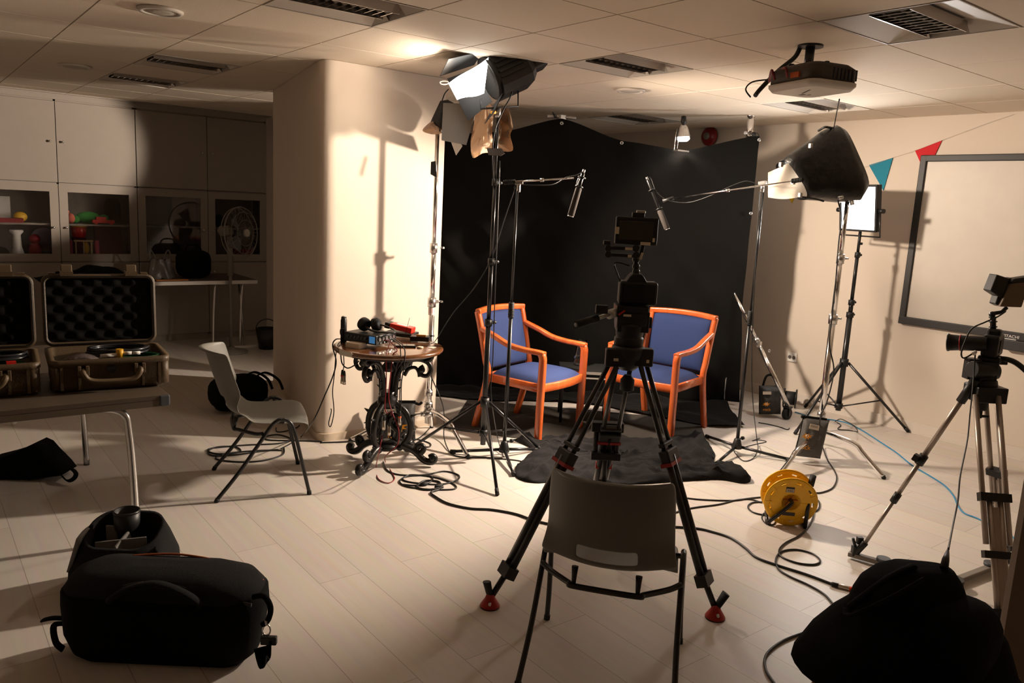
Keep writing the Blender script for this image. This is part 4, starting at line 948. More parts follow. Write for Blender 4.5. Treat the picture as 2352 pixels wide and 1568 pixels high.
# second lamp on the left chrome stand, facing the set
dB2 = dep((2.875, 4.565, 2.15)); lc = atd(1040, 278, dB2+.05)
axB = (RI*.86-UP*.40+FW*.20).normalized(); M = frame(lc, axB, UP)
t = thing('studio_lamp', 'barn-doored studio lamp with amber gels on the left chrome stand', 'studio lamp', lc)
MB().loft([[M @ V((x*a, y*a, z)) for x, y in rrect(2, 2, .5, 3)] for z, a in ((-.13, .07), (-.09, .095), (.05, .095))], True, False).build('housing', FINISH, t, **W_)
MB().lathe([(.001, .052), (.06, .05), (.085, .045)], 24, M).build('bulb_reflector', glow('burning_lamp', (1, .93, .82), 45), t, **W_)
for pts in (((1018, 236), (1098, 240), (1071, 333), (1014, 322)),):
    q4 = [atd(x, y, dB2-.10) for x, y in pts]; MB().add(q4, [(3, 2, 1, 0)]).build('barn_door', DOOR, t, solid=.003, **W_)
MB().add([M @ V(p) for p in ((-.1, .10, .05), (.1, .10, .05), (.15, .13, .22), (-.15, .13, .22))], [(0, 1, 2, 3)]).build('barn_door', DOOR, t, solid=.003, **W_)
MB().add([M @ V(p) for p in ((-.1, -.10, .05), (.1, -.10, .05), (.13, -.16, .12), (-.13, -.16, .12))], [(0, 1, 2, 3)]).build('barn_door', DOOR, t, solid=.003, **W_)
MB().cyl(V((2.875, 4.565, 2.09)), lc, .014, n=10).build('spigot', STEEL, t, **W_)
g1 = [(1098, 236), (1132, 246), (1130, 300), (1132, 345), (1108, 352), (1086, 362), (1081, 325), (1088, 290)]
def gelsheet(pts, d0, nm, m, amp):
    c = (sum(p[0] for p in pts)/len(pts), sum(p[1] for p in pts)/len(pts)); k = 5
    ring = spline([V((x, y, 0)) for x, y in pts], 4, True); rings = []
    for i in range(k):
        f = 1-i/k
        rings.append([atd(c[0]+(p.x-c[0])*f, c[1]+(p.y-c[1])*f, d0+amp*noise.noise(V((p.x*.03*f, p.y*.03*f, d0)))) for p in ring])
    return MB().loft(rings, True).build(nm, m, t, **W_)
gelsheet(g1, dB2-.13, 'amber_gel', GEL, .10)
gelsheet([(1140, 252), (1166, 246), (1178, 290), (1172, 310), (1178, 345), (1150, 346), (1141, 335), (1146, 300)], dB2-.05, 'amber_gel', GEL2, .16)
gelsheet([(975, 292), (998, 275), (1010, 288), (1012, 306), (992, 308), (972, 302)], dB2-.02, 'amber_gel', GEL, .06)
MB().tube(spline([atd(1010, 302, dB2-.03), atd(1012, 250, dB2-.08), atd(1020, 218, dB2-.06), atd(1030, 205, dB2)], 5), .004, 6).build('power_lead', CABLE, t, **W_)
MB().add([atd(990, 372, dB2-.02), atd(1001, 370, dB2-.02), atd(1003, 408, dB2-.02), atd(989, 400, dB2-.02)], [(3, 2, 1, 0)]).build('black_clip', BLACK, t, solid=.012, **W_)

# right lamp inside a black foil hood
dC = dep((5.0, 2.84, 1.92))
t = thing('studio_lamp', 'studio lamp wrapped in a black foil hood on the right chrome stand', 'studio lamp', atd(1930, 440, dC))
def sec(tx, ty, bx, by, hw, d0, k=24, wr=.010):
    T, B = atd(tx, ty, d0), atd(bx, by, d0); c = (T+B)/2; uv = (T-B)/2; out = []
    for i in range(k):
        a = 2*pi*i/k; e = lambda x: abs(x)**.55*(1 if x >= 0 else -1)
        p = c+uv*e(sin(a))+FW*(hw*e(cos(a))); out.append(p+V((1, .4, .6))*wr*noise.noise(p*9))
    return out
MB().loft([sec(1935, 335, 1978, 415, .07, dC+.02), sec(1926, 300, 1985, 436, .12, dC+.02), sec(1912, 293, 1968, 463, .14, dC), sec(1885, 303, 1930, 462, .14, dC), sec(1850, 330, 1890, 458, .135, dC), sec(1815, 353, 1860, 456, .125, dC), sec(1790, 372, 1846, 456, .12, dC)], False).build('foil_hood', FOIL, t, solid=.004, **W_)
MB().lathe([(.001, -.02), (.07, -.02), (.075, .10), (.001, .10)], 20, frame(atd(1925, 395, dC), -RI)).build('housing', FINISH, t, **W_)
MB().lathe([(.001, 0), (.055, 0)], 20, frame(atd(1880, 403, dC), -RI)).build('lens', glow('burning_lamp', (1, .93, .82), 45), t, **W_)
def gc_(u, v_):
    x = 1764+84*u+10*v_*u; y = 396-26*u+(62+26*u-4)*v_; b = -.06*sin(u*pi*.9)-.03+.012*sin(u*9+v_*5)
    return atd(x, y-8*sin(u*3)*(1-v_)+3*sin(v_*6+u*5), dC-.03+b+.05*(1-u))
MB().grid(gc_, 14, 12).build('amber_gel', gel_mat('pale_amber_gel', (.93, .80, .66), .55), t, **W_)
for x, y in ((1862, 335), (1794, 378), (1838, 448), (1822, 418)):
    MB().box(atd(x, y, dC-.16), (.025, .02, .03)).build('gel_clip', STEEL if y != 418 else WHITEP, t, bevel=.003, **W_)
MB().tube([atd(1958, 470, dC), atd(1952, 440, dC-.02)], .014, 10).cyl(atd(1925, 455, dC-.16), atd(1936, 452, dC-.16), .012).build('yoke', STEEL, t, **W_)
MB().tube(spline([atd(1880, 300, dC-.05), atd(1895, 292, dC-.12), atd(1912, 294, dC-.08)], 4), .008, 7).build('handle', FINISH, t, **W_)
MB().tube(spline([atd(1840, 452, dC-.15), atd(1870, 456, dC-.18), atd(1892, 462, dC-.16)], 5), .006, 7).build('door_lever', BLACK, t, **W_)
cable('power_cable', 'cable from the foil-hooded lamp down along the right chrome stand', [atd(1925, 462, dC), atd(1932, 500, dC-.03), atd(1926, 560, dC-.04), atd(1920, 640, dC-.04), atd(1912, 720, dC-.03), atd(1905, 790, dC-.03), atd(1915, 850, dC-.03), atd(1900, 920, dC-.05), atd(1884, 960, dC-.04)]+[at(1886, 1010, .06), at(1898, 1050, .008)]+fl(((1915, 1078), (1922, 1098), (1912, 1120), (1885, 1131), (1862, 1130))), .0045)
# LED panel
pc = atd(1972, 478, dep((6.02, 3.28, 1.76))); nL = V((-.93, .16, -.14)).normalized(); M = frame(pc, nL, V((0, 0, 1)))
M_led = M
t = thing('led_panel', 'square white LED panel glowing on the black stand at the right wall', 'studio lamp', pc)
m = MB()
m.box(M @ V((0, 0, -.025)), (.34, .36, .045), R=M.to_3x3())
m.build('housing', BLACK, t, bevel=.004, **W_)
m = MB()
for s in (-1, 1): m.box(M @ V((s*.163, 0, .004)), (.014, .36, .016), R=M.to_3x3()).box(M @ V((0, s*.173, .004)), (.34, .014, .016), R=M.to_3x3())
m.build('frame', BLACK, t, **W_)
MB().box(M @ V((0, 0, .0)), (.31, .33, .004), R=M.to_3x3()).build('light_surface', glow('led_glow', (1.0, .98, .97), 7), t, **W_)
MB().tube([M @ V(p) for p in ((-.18, -.02, -.02), (-.185, -.22, -.02), (.185, -.22, -.02), (.18, -.02, -.02))], .007, 8).build('yoke', BLACKM, t, **W_)
for s in (-1, 1): MB().cyl(M @ V((s*.172, -.02, -.02)), M @ V((s*.215, -.02, -.02)), .018, n=14).build('tilt_knob', BLACK, t, **W_)
bt_ = M @ V((0, -.22, -.02)); MB().cyl(V((6.02, 3.28, 1.595)), bt_, .012, n=12).cyl(bt_-V((.0, 0, .06)), bt_-V((0, .03, .06)), .010).build('spigot', BLACKM, t, **W_)
# clip lamp above the backdrop
hp = atd(1570, 300, dep((5.246, 4.504, 2.3))-.06)
t = thing('clip_lamp', 'small lit clip lamp with a silver shade above the backdrop edge', 'lamp', hp)
M = frame((0, 0, 0), (.05, -.05, -1))
MB().lathe([(.012, -.05), (.03, -.035), (.045, 0), (.058, .05), (.06, .052), (.055, .05), (.042, 0)], 24, M, caps=False).build('shade', CHROME, t)
MB().lathe([(.001, -.01), (.030, .0), (.048, .045), (.050, .070), (.035, .085), (.001, .088)], 18, M).build('bulb', glow('burning_lamp', (1, .93, .82), 45), t)
MB().lathe([(.001, -.12), (.02, -.115), (.024, -.07), (.012, -.045)], 16, M).build('socket', BLACK, t)
MB().tube([(-.045, .03, .01), (-.07, .02, -.05), (-.075, .02, -.16)], .004, 6).tube([(-.02, .03, -.05), (-.025, .03, -.15)], .003, 6).box((-.02, -.01, -.165), (.14, .05, .012)).build('clip_bracket', STEEL, t)

# ------------------------------------------------------------------ projector
pm = at(1862, 104, H); zb_ = 2.19
t = thing('projector', 'ceiling projector with white underside and dark vented sides', 'projector', (pm.x, pm.y, 0), radians(-16))
pcn = at(1862, 212, zb_); off = V((pcn.x-pm.x, pcn.y-pm.y, 0)); off = rot(radians(16)) @ off
ol = [(x+off.x, y+off.y) for x, y in rrect(.26, .31, .05, 6)]; ol2 = [(x+off.x, y+off.y) for x, y in rrect(.247, .297, .045, 6)]; ol3 = [(x+off.x, y+off.y) for x, y in rrect(.20, .25, .04, 6)]
R3 = lambda pl, z: [V((x, y, z)) for x, y in pl]
MB().loft([R3([((x-off.x)*.9+off.x, (y-off.y)*.9+off.y) for x, y in ol], zb_), R3(ol, zb_+.018), R3(ol, zb_+.030), R3(ol2, zb_+.032)], True).build('underside', mat('projector_white', (.72, .67, .61), .35), t)
MB().loft([R3(ol2, zb_+.033), R3(ol2, zb_+.085), R3(ol3, zb_+.105)], True).build('body', mat('projector_brown_grey', (.07, .055, .045), .5), t)
m = MB()
for i in range(7): m.box((off.x+.02*i-.02, off.y-.150, zb_+.06), (.006, .004, .045))
m.build('front_vents', BLACK, t); m = MB()
for i in range(9): m.box((off.x+.1245, off.y-.10+.02*i, zb_+.06), (.004, .006, .045))
m.build('side_vents', BLACK, t)
m = MB()
for i in range(8): m.box((off.x-.05+.006*i, off.y-.05+.013*i, zb_-.0008), (.008, .006, .001))
m.box((off.x+.02, off.y+.075, zb_-.0008), (.016, .03, .001)).box((off.x+.045, off.y+.06, zb_-.0008), (.008, .02, .001)); m.build('logo_print', mat('print_grey', (.25, .22, .2), .6), t)
MB().cyl((0, 0, H), (0, 0, zb_+.17), .022, n=14).cyl((0, 0, H-.01), (0, 0, H), .06, n=20).cyl((0, 0, zb_+.20), (0, 0, zb_+.14), .038, .03, n=12).build('ceiling_mount', BLACKM, t)
m = MB()
for s in (-1, 1): m.tube([(0, 0, zb_+.16), (off.x+s*.07, off.y+.06, zb_+.108)], .014, 6)
m.tube([(0, 0, zb_+.16), (off.x, off.y-.08, zb_+.108)], .014, 6); m.build('bracket_arms', BLACKM, t)
m = MB().tube(spline([(-.02, .05, H-.005), (-.03, .07, H-.05), (-.06, .13, H-.10), (-.09, .17, zb_+.14), (-.12, .20, zb_+.09), (-.15, .19, zb_+.06)], 6), .012, 8)
m.tube(spline([(-.09, .15, zb_+.14), (-.15, .22, zb_+.13), (-.19, .22, zb_+.09), (-.17, .2, zb_+.05)], 6), .004, 6); m.build('cable_bundle', CABLE, t)
for k, (a, b) in enumerate(((.08, RCAB), (.0, RCAB))):
    MB().tube(spline([(-.09, .17, zb_+.13), (off.x-.14, off.y+a+.02, zb_+.09), (off.x-.135, off.y+a, zb_+.05)], 5), .006, 6).build('red_lead', b, t)
MB().box((off.x-.126, off.y-.04, zb_+.055), (.012, .05, .022)).build('orange_plug', mat('orange_plug', (.6, .12, .02), .5), t)
tag(MB().tube(spline([atd(1928, 228, dep(pcn)), atd(1922, 258, (dep(pcn)+dC)/2), atd(1915, 295, dC-.05)], 6), .003, 6).build('hanging_wire', CABLE), 'thin wire hanging between the projector and the foil hood', 'wire')

# ------------------------------------------------------------------ small table and carafe behind the chairs
st = at(1345, 843, .42)
t = thing('side_table', 'low black side table between the armchairs with a chrome rim', 'table', (st.x, st.y, 0), radians(-39))
MB().box((0, 0, .41), (.40, .34, .02)).build('tabletop', BLACK, t)
MB().box((0, -.172, .41), (.41, .006, .022)).build('rim', CHROME, t)
MB().box((0, -.172, .37), (.40, .005, .012)).build('lower_rail', CHROME, t)
for sx in (-1, 1):
    for sy in (-1, 1): MB().cyl((sx*.18, sy*.15, 0), (sx*.18, sy*.15, .4), .011).build('leg', BLACKM, t)
cpos = at(1333, 838, .4205)
t = thing('carafe', 'clear glass carafe of water behind the left armchair', 'carafe', cpos)
MB().lathe([(.001, .002), (.052, .002), (.058, .02), (.048, .11), (.036, .16), (.040, .20), (.0385, .20), (.034, .16), (.046, .11), (.055, .022), (.05, .006), (.001, .006)], 28, caps=False).build('glass', GLASS, t)
MB().lathe([(.001, .0065), (.0495, .0065), (.0545, .022), (.0495, .08), (.001, .08)], 28).build('water', mat('water', (1, 1, 1), .0, trans=1, ior=1.33), t)

# ------------------------------------------------------------------ floor cloths
RUGM = mat('dark_brown_mat', (.030, .025, .020), .7, bump=.3, bscale=200, var=.3, vscale=5)
rp = [at(x, y) for x, y in ((1030, 986), (1180, 1006), (1400, 1012), (1622, 1012), (1604, 962), (1445, 952), (1330, 940), (1190, 930), (1076, 916))]
m = MB(); pts = [(p.x, p.y) for p in rp][::-1]; m.prism(pts, .0005, .006)
tag(m.build('floor_mat', RUGM), 'dark flat mat under the two armchairs', 'mat')
CL = mat('charcoal_felt_cloth', (.011, .010, .0105), .95, spec=.15, bump=.5, bscale=250, sheen=.03)
cp = [at(x, y) for x, y in ((1178, 1010), (1205, 1022), (1236, 1018), (1260, 1006), (1330, 1012), (1450, 1010), (1560, 1012), (1612, 1010), (1632, 1030), (1642, 1048), (1640, 1062), (1668, 1075), (1700, 1085), (1724, 1104), (1700, 1110), (1650, 1102), (1560, 1106), (1470, 1112), (1380, 1112), (1300, 1105), (1235, 1110), (1190, 1100), (1183, 1080), (1200, 1060), (1225, 1040), (1215, 1028))]
ring = spline(cp, 7, True); c = sum(cp, V())/len(cp); rings = [[V((p.x, p.y, .0008)) for p in ring]]
for i in range(26):
    f = 1-i/26.5; row = []
    for p in ring:
        x, y = c.x+(p.x-c.x)*f, c.y+(p.y-c.y)*f
        rid = lambda px_, py_, k: max(0, 1-abs(noise.noise(V((px_, py_, k))))*3.2)**2
        z = .006+.040*rid(x*2.6+y*1.2, y*3.4, 5)+.028*rid(x*5.5, y*6.5+x*2, 9)+.016*rid(x*10-y*4, y*11, 2)+.02*max(0, noise.noise(V((x*3, y*4, 1))))
        if x > 4.0 and y < 2.98: z += .03
        row.append(V((x, y, max(.004, z*min(1, .4+i*.3)))))
    rings.append(row)
tag(MB().loft(rings, True).build('floor_cloth', CL), 'crumpled charcoal cloth spread on the floor before the armchairs', 'cloth')

# ------------------------------------------------------------------ sandbags
SBAG = mat('sandbag_nylon', (.030, .029, .028), .6, bump=.4, bscale=30)
ORG = mat('orange_print', (.75, .30, .01), .6); LBL = mat('label_paper', (.66, .58, .48), .6); INK = mat('label_ink', (.10, .09, .08), .6)
def pillow(name, lab, c, rx, uy, w, h, th, m, skew=0.0, group='weight bags on the stands'):
    rx = rx.normalized(); uy = (uy-rx*uy.dot(rx)).normalized(); nz = rx.cross(uy)
    T = Matrix((rx, uy, nz)).transposed().to_4x4(); T.translation = c
    t = thing(name, lab, 'sandbag', M=T, group=group)
    mb = MB()
    def side(s):
        def f(u, v_):
            a, b = 2*u-1, 2*v_-1; e = max(0, (1-a**6)*(1-b**4)); lump = 1+.25*noise.noise(V((a*2, b*2, s)))
            return V((a*w/2*(1+.06*b*b)+skew*b*h/2, b*h/2, s*(.008+th/2*e**.6*(1-.35*max(0, b))*lump)))
        return f
    mb.grid(side(1), 20, 20); mb.grid(lambda u, v_: side(-1)(1-u, v_), 20, 20); mb.build('bag_body', m, t)
    return t
def label(t, x, y, w, h, z, rz=0):
    R = rot(rz); MB().box((x, y, z), (w, h, .002), R=R).build('paper_label', LBL, t)
    m = MB()
    for k in range(6): m.box(V((x, y, z+.0012))+R @ V((-w*.38+w*.13*k, h*.1, 0)), (w*.05, h*.45, .001), R=R)
    m.build('label_print', INK, t)
def burst(t, x, y, r, z):
    p = []
    for i in range(16):
        a = 2*pi*i/16; q = r*(1 if i % 2 else .55)*(1.25 if i in (1, 9) else 1); p.append((x+q*1.25*cos(a), y+q*.8*sin(a)))
    MB().prism(p, z, z+.0015).build('burst_emblem', ORG, t)
    MB().tube([(x+.3*r*cos(2*pi*i/12), y+.1*r+.3*r*sin(2*pi*i/12), z+.002) for i in range(12)], r*.07, 5, True).build('emblem_ring', mat('print_white', (.8, .78, .74), .5), t)
dS = dep((2.80, 4.5, .2))
t = pillow('sandbag', 'dark weight bag with orange burst emblem behind the iron table', atd(913, 968, dS), RI, UP, .235, .265, .10, SBAG)
label(t, -.03, .075, .11, .03, .056); burst(t, .02, -.03, .045, .064); lettering('R', .05, Matrix.Translation((-.045, -.09, .060)), ORG, t, world=False)
MB().box((0, .135, .0), (.25, .022, .03)).tube(spline([(.12, .13, 0), (.15, .12, 0), (.17, .135, .0)], 4), .010, 8).build('strap', FABRIC, t, bevel=.003)
dS2 = dep((4.98, 2.86, .2))-.10
t = pillow('sandbag', 'grey weight bag with orange print slung on the right chrome stand', atd(1864, 1005, dS2), RI+UP*-.12, UP+RI*-.25, .17, .27, .10, mat('sandbag_grey', (.075, .07, .064), .6, bump=.4, bscale=30), .12)
label(t, -.01, .078, .065, .035, .052, -.1); burst(t, -.055, .010, .028, .060); lettering('ock', .045, Matrix.Translation((-.055, -.065, .060)), ORG, t, world=False)
MB().box((0, .135, 0), (.17, .02, .03)).build('strap', FABRIC, t, bevel=.003)
p1 = at(1770, 958); p1 = V((p1.x, p1.y, 0))
dS3 = dep(p1)+.02
t = pillow('sandbag', 'black weight bag on the floor by the caster of the roller stand', atd(1768, 918, dS3), RI, UP, .17, .24, .13, SBAG)
MB().box((-.045, .062, .068), (.07, .025, .002)).build('paper_label', LBL, t); burst(t, -.055, -.03, .024, .082); lettering('rock', .035, Matrix.Translation((-.05, -.075, .078)), ORG, t, world=False)
MB().tube(spline([(-.06, .11, 0), (-.03, .20, .01), (.03, .20, .01), (.06, .11, 0)], 6), .010, 8, flat=.5).build('strap', FABRIC, t)
p2 = at(1812, 935); t = thing('cable_drum', 'black cable drum standing behind the caster by the wall', 'cable drum', (p2.x, p2.y, 0))
DM = frame((0, 0, .085), (.45, -.8, 0))
for z in (-.05, .05): MB().lathe([(.02, z-.006), (.083, z-.006), (.083, z+.006), (.02, z+.006)], 26, DM).build('flange', BLACK, t)
MB().lathe([(.001, -.045), (.06, -.045), (.06, .045), (.001, .045)], 20, DM).build('wound_cable', RUBBER, t)
MB().lathe([(.001, .057), (.035, .057), (.03, .060), (.001, .060)], 18, DM).build('hub_label', mat('drum_label', (.3, .28, .26), .5), t)

# ------------------------------------------------------------------ yellow cable reel
YR = mat('yellow_reel_plastic', (.98, .52, .012), .32, spec=.5)
rf = at(1806, 1203); axr = V((FW.x, FW.y, 0)).normalized()*.96+RI*.12; axr.normalize(); axr.z = .10
RC = atd(1811, 1148, dep(rf)); RC.z = max(RC.z, .145)
M = frame(RC, -axr, V((0, 0, 1)))
t = thing('cable_reel', 'yellow plastic cable reel on a black tube stand on the floor', 'cable reel', M=Matrix.Translation((RC.x, RC.y, 0)))
Rr = .136
def disc(z, nm):
    def f(u, v_): a = 2*pi*u; r = .045+(Rr-.045)*v_; return M @ V((r*cos(a), r*sin(a), z+(.004 if r > .11 else 0)))
    sk = lambda u, v_: .70 < v_ < .80 and ((u*9+.25) % 1) < .30
    o = MB().grid(f, 108, 20, skip=sk).build(nm, YR, t, solid=.006, **W_)
    m = MB()
    for k in range(9):
        a = 2*pi*(k+.55)/9; m.box(M @ V((.118*cos(a), .118*sin(a), z+.006)), (.03, .0035, .006), R=M.to_3x3() @ rot(a))
    m.tube([M @ V((Rr*cos(2*pi*i/60), Rr*sin(2*pi*i/60), z)) for i in range(60)], .0055, 8, True); m.build('rim', YR, o, world=False) if False else m.build('rim', YR, t, **W_)
disc(.055, 'front_disc'); disc(-.055, 'rear_disc')
MB().lathe([(.001, .028), (.04, .028), (.046, .058), (.052, .058), (.075, .052)], 30, M, caps=False).build('hub', YR, t, **W_)
MB().lathe([(.07, -.052), (.07, .052)], 30, M, caps=False).build('drum', mat('reel_orange_drum', (.70, .25, .01), .4), t, **W_)
m = MB()
for k in range(6): a = 2*pi*k/6; m.box(M @ V((.026*cos(a), .026*sin(a), .032)), (.036, .003, .010), R=M.to_3x3() @ rot(a))
m.build('hub_ribs', mat('reel_orange_drum', (.70, .25, .01), .4), t, **W_)
MB().box(M @ V((-.012, .072, .059)), (.044, .030, .002), R=M.to_3x3()).build('paper_label', BLACK, t, **W_)
MB().box(M @ V((-.012, .068, .0605)), (.040, .019, .001), R=M.to_3x3()).build('label_face', LBL, t, **W_)
m = MB()
for k in range(7): m.box(M @ V((-.026+.0046*k, .067, .0615)), (.0022, .013, .0008), R=M.to_3x3())
m.build('bar_code', INK, t, **W_)
MB().box(M @ V((-.004, -.070, .059)), (.066, .020, .002), R=M.to_3x3()).build('rating_plate', mat('plate_grey', (.07, .065, .06), .5), t, **W_)
fA_, fB_ = at(1762, 1200, .012), at(1849, 1210, .012)
fcen = M @ V((0, 0, .062))
MB().tube(spline([M @ V((0, 0, .03)), fcen+(-axr)*.012, fcen.lerp(fA_, .5)-axr*.012, fA_], 6), .0105, 10).build('stand_tube', BLACKM, t, **W_)
h1 = atd(1868, 1092, dep(rf)+.02); h0 = atd(1862, 1115, dep(rf))
MB().tube([fB_, atd(1858, 1150, dep(fB_)), h0], .0105, 10).build('stand_tube', BLACKM, t, **W_)
MB().tube([h0, h1], lambda f: .017+.002*sin(f*9), 12).build('hand_grip', RUBBER, t, **W_)
rb_ = M @ V((.09, -.12, -.09)); rb_.z = .012; ra_ = M @ V((-.09, -.12, -.09)); ra_.z = .012
MB().tube([fA_, ra_, rb_, fB_], .0105, 10).build('base_frame', BLACKM, t, **W_)
MB().tube([M @ V((.072*cos(a*.45), .072*sin(a*.45), -.05+.006*a*.12)) for a in range(0, 120)], .0045, 6).build('wound_cable', CABLE, t, **W_)
# ------------------------------------------------------------------ cameras on tripods
RH = V((RI.x, RI.y, 0)).normalized(); FH = V((FW.x, FW.y, 0)).normalized(); ZZ = V((0, 0, 1))
RC3 = Matrix((RH, FH, ZZ)).transposed()
def pbox(m, x0, y0, x1, y1, d, th, R=None, mi=0):
    c = atd((x0+x1)/2, (y0+y1)/2, d); k = d/FPX
    return m.box(c, (abs(x1-x0)*k, th, abs(y1-y0)*k), R=R or RC3, m=mi)
def pyline(a, b, py):                     # point on segment a-b that shows at photo row py
    lo, hi = 0., 1.
    for _ in range(30):
        m = (lo+hi)/2; q = a.lerp(b, m)-CAM
        if 784-FPX*q.dot(UP)/q.dot(FW) < py: lo = m
        else: hi = m
    return a.lerp(b, lo)
STK = CREAM
d1 = dep((2.38, 2.33, 1.2))
bc = atd(1445, 800, d1)
t = thing('tripod', 'big black tripod with red feet in the middle, holding a camera', 'tripod', (bc.x, bc.y, 0))
WR = mat('dark_red_rubber', (.30, .012, .012), .45)
CARB = mat('carbon_tube', (.028, .027, .025), .35, .2)
legs1 = [(atd(1408, 838, d1-.03), at(1125, 1392), 1048), (atd(1478, 838, d1-.02), at(1642, 1418), 1045), (atd(1432, 842, d1+.06), at(1360, 1200), 1000)]
for i, (a, f, pj) in enumerate(legs1):
    j = pyline(a, f, pj); dl = (f-a).normalized(); side = dl.cross(ZZ).normalized()
    if side.dot(RH) < 0: side = -side
    n = dl.cross(side)
    m = MB()
    for s in (-1, 1): m.cyl(a+side*s*.030, j+side*s*.036, .0105, n=12)
    o = m.build('leg', CARB, t, **W_)
    R = Matrix((side, n, dl)).transposed()
    mb = MB().box(j, (.105, .045, .055), R=R).box(j-dl*.05, (.10, .030, .02), R=R)
    mb.build('leg_joint', BLACK, t, bevel=.006, **W_)
    e = f-dl*.165
    m = MB()
    for s in (-.6, .6): m.cyl(j+side*s*.036, e+side*s*.036, .0155, n=12)
    m.cyl(j+n*.012, e-dl*.05+n*.012, .014, n=12)
    m.box(e, (.075, .05, .05), R=R)
    m.build('lower_leg', CARB, t, **W_)
    MB().box(j+dl*.032, (.11, .05, .016), R=R).build('red_band', WR, t, **W_)
    MB().cyl(e, f+V((0, 0, .035)), .013, n=12).build('leg_tip', BLACKM, t, **W_)
    if f is not None:
        FM = Matrix.Translation(f)
        MB().lathe([(.001, 0), (.040, 0), (.042, .006), (.036, .016), (.022, .038), (.016, .055), (.001, .058)], 24, FM).build('rubber_foot', mat('red_rubber', (.40, .02, .015), .4), t, **W_)
        MB().lathe([(.001, -.0), (.0415, 0), (.0415, .004), (.001, .004)], 24, FM).build('foot_sole', RUBBER, t, **W_)
        sx = -1 if i == 0 else 1
        b0 = f+V((0, 0, .04)); b1 = atd((1118, 1668, 1378)[i], (1335, 1362, 1150)[i], dep(f)-.01)
        MB().tube([b0, b0.lerp(b1, .3), b1], lambda q: .016+.007*q, 8, flat=.6).build('foot_strap', RUBBER, t, **W_)
        MB().cyl(f+V((0, 0, .03))-FH*.03, f+V((0, 0, .03))-FH*.045, .006, n=10).build('pin', STEEL, t, **W_)
# crown, bowl and shoulders
m = MB()
for (a, f, _), (x0, x1) in zip(legs1, ((1390, 1432), (1462, 1496), (1425, 1460))):
    dl = (f-a).normalized(); m.box(a-dl*.02+V((0, 0, .015)), (.085, .05, .075), R=RC3)
m.lathe([(.03, -.07), (.05, -.05), (.068, .0), (.072, .03), (.06, .035)], 24, Matrix.Translation(atd(1443, 812, d1)))
m.build('crown', BLACK, t, bevel=.006, **W_)
MB().lathe([(.018, -.09), (.03, -.085), (.03, -.04), (.015, -.02)], 18, Matrix.Translation(atd(1443, 850, d1))).build('bowl_knob', RUBBER, t, **W_)
for x, y, w, h in ((1415, 826, 11, 6), (1488, 830, 6, 7)): pbox(MB(), x-w/2, y-h/2, x+w/2, y+h/2, d1-.085, .004).build('sticker', STK, t, **W_)
# fluid head
m = MB(); c = atd(1447, 745, d1)
m.lathe([(.058, -.10), (.062, -.09), (.062, -.055), (.054, -.05), (.058, -.04), (.060, .0), (.050, .01)], 28, Matrix.Translation(c))
m.cyl(c-RH*.062+V((0, 0, .025)), c+RH*.062+V((0, 0, .025)), .05, n=22)
pbox(m, 1416, 712, 1488, 760, d1, .09); pbox(m, 1486, 728, 1497, 753, d1-.01, .03); pbox(m, 1480, 708, 1490, 722, d1-.01, .03)
m.build('fluid_head', BLACK, t, bevel=.004, **W_)
pbox(MB(), 1413, 700, 1485, 713, d1, .12).build('camera_plate', BLACKM, t, bevel=.003, **W_)
MB().box(atd(1428, 718, d1-.062), (.032, .004, .007), R=RC3 @ Euler((0, radians(-38), 0)).to_matrix()).build('red_lever', REDP, t, **W_)
pbox(MB(), 1432, 722, 1450, 727, d1-.062, .003).build('sticker', STK, t, **W_)
ha, hb = atd(1418, 716, d1-.02), atd(1322, 746, d1-.16)
MB().cyl(ha, hb, .009, n=12).cyl(ha, ha.lerp(hb, .22), .020, n=12).build('pan_handle', ALU, t, **W_)
MB().cyl(ha.lerp(hb, .5), hb, .0165, n=14).build('handle_grip', RUBBER, t, **W_)
m = MB(); pbox(m, 1368, 700, 1396, 720, d1-.10, .03); m.build('handle_remote', BLACK, t, bevel=.004, **W_)
# tripod third-leg spreader piece with ball pad
so = atd(1395, 985, d1+.38)
m = MB()
for s in (-1, 1): m.cyl(so+RH*s*.05+V((0, 0, .0)), so+RH*s*.05-V((0, 0, .14)), .012)
for s in (-.4, .4): m.cyl(so+RH*s*.05, so+RH*s*.05-V((0, 0, .13)), .007)
m.box(so+V((0, 0, .012)), (.15, .05, .045), R=RC3).box(so-V((0, 0, .13)), (.14, .05, .035), R=RC3).build('mid_spreader', BLACK, t, bevel=.004, **W_)
MB().cyl(so-FH*.026+V((0, 0, .012)), so-FH*.03+V((0, 0, .012)), .008).build('bolt', STEEL, t, **W_)
hp2 = pyline(legs1[2][0], legs1[2][1], 1092)-FH*.10
MB().tube([so-V((0, 0, .13)), hp2], .012, 8).cyl(hp2, hp2-V((0, 0, .03)), .045, .042, n=20).build('spreader_pad', RUBBER, t, **W_)
for s in (-1, 1): MB().box(pyline(legs1[2][0], legs1[2][1], 1068)+RH*s*.03, (.018, .02, .03), R=RC3).build('red_catch', REDP, t, **W_)

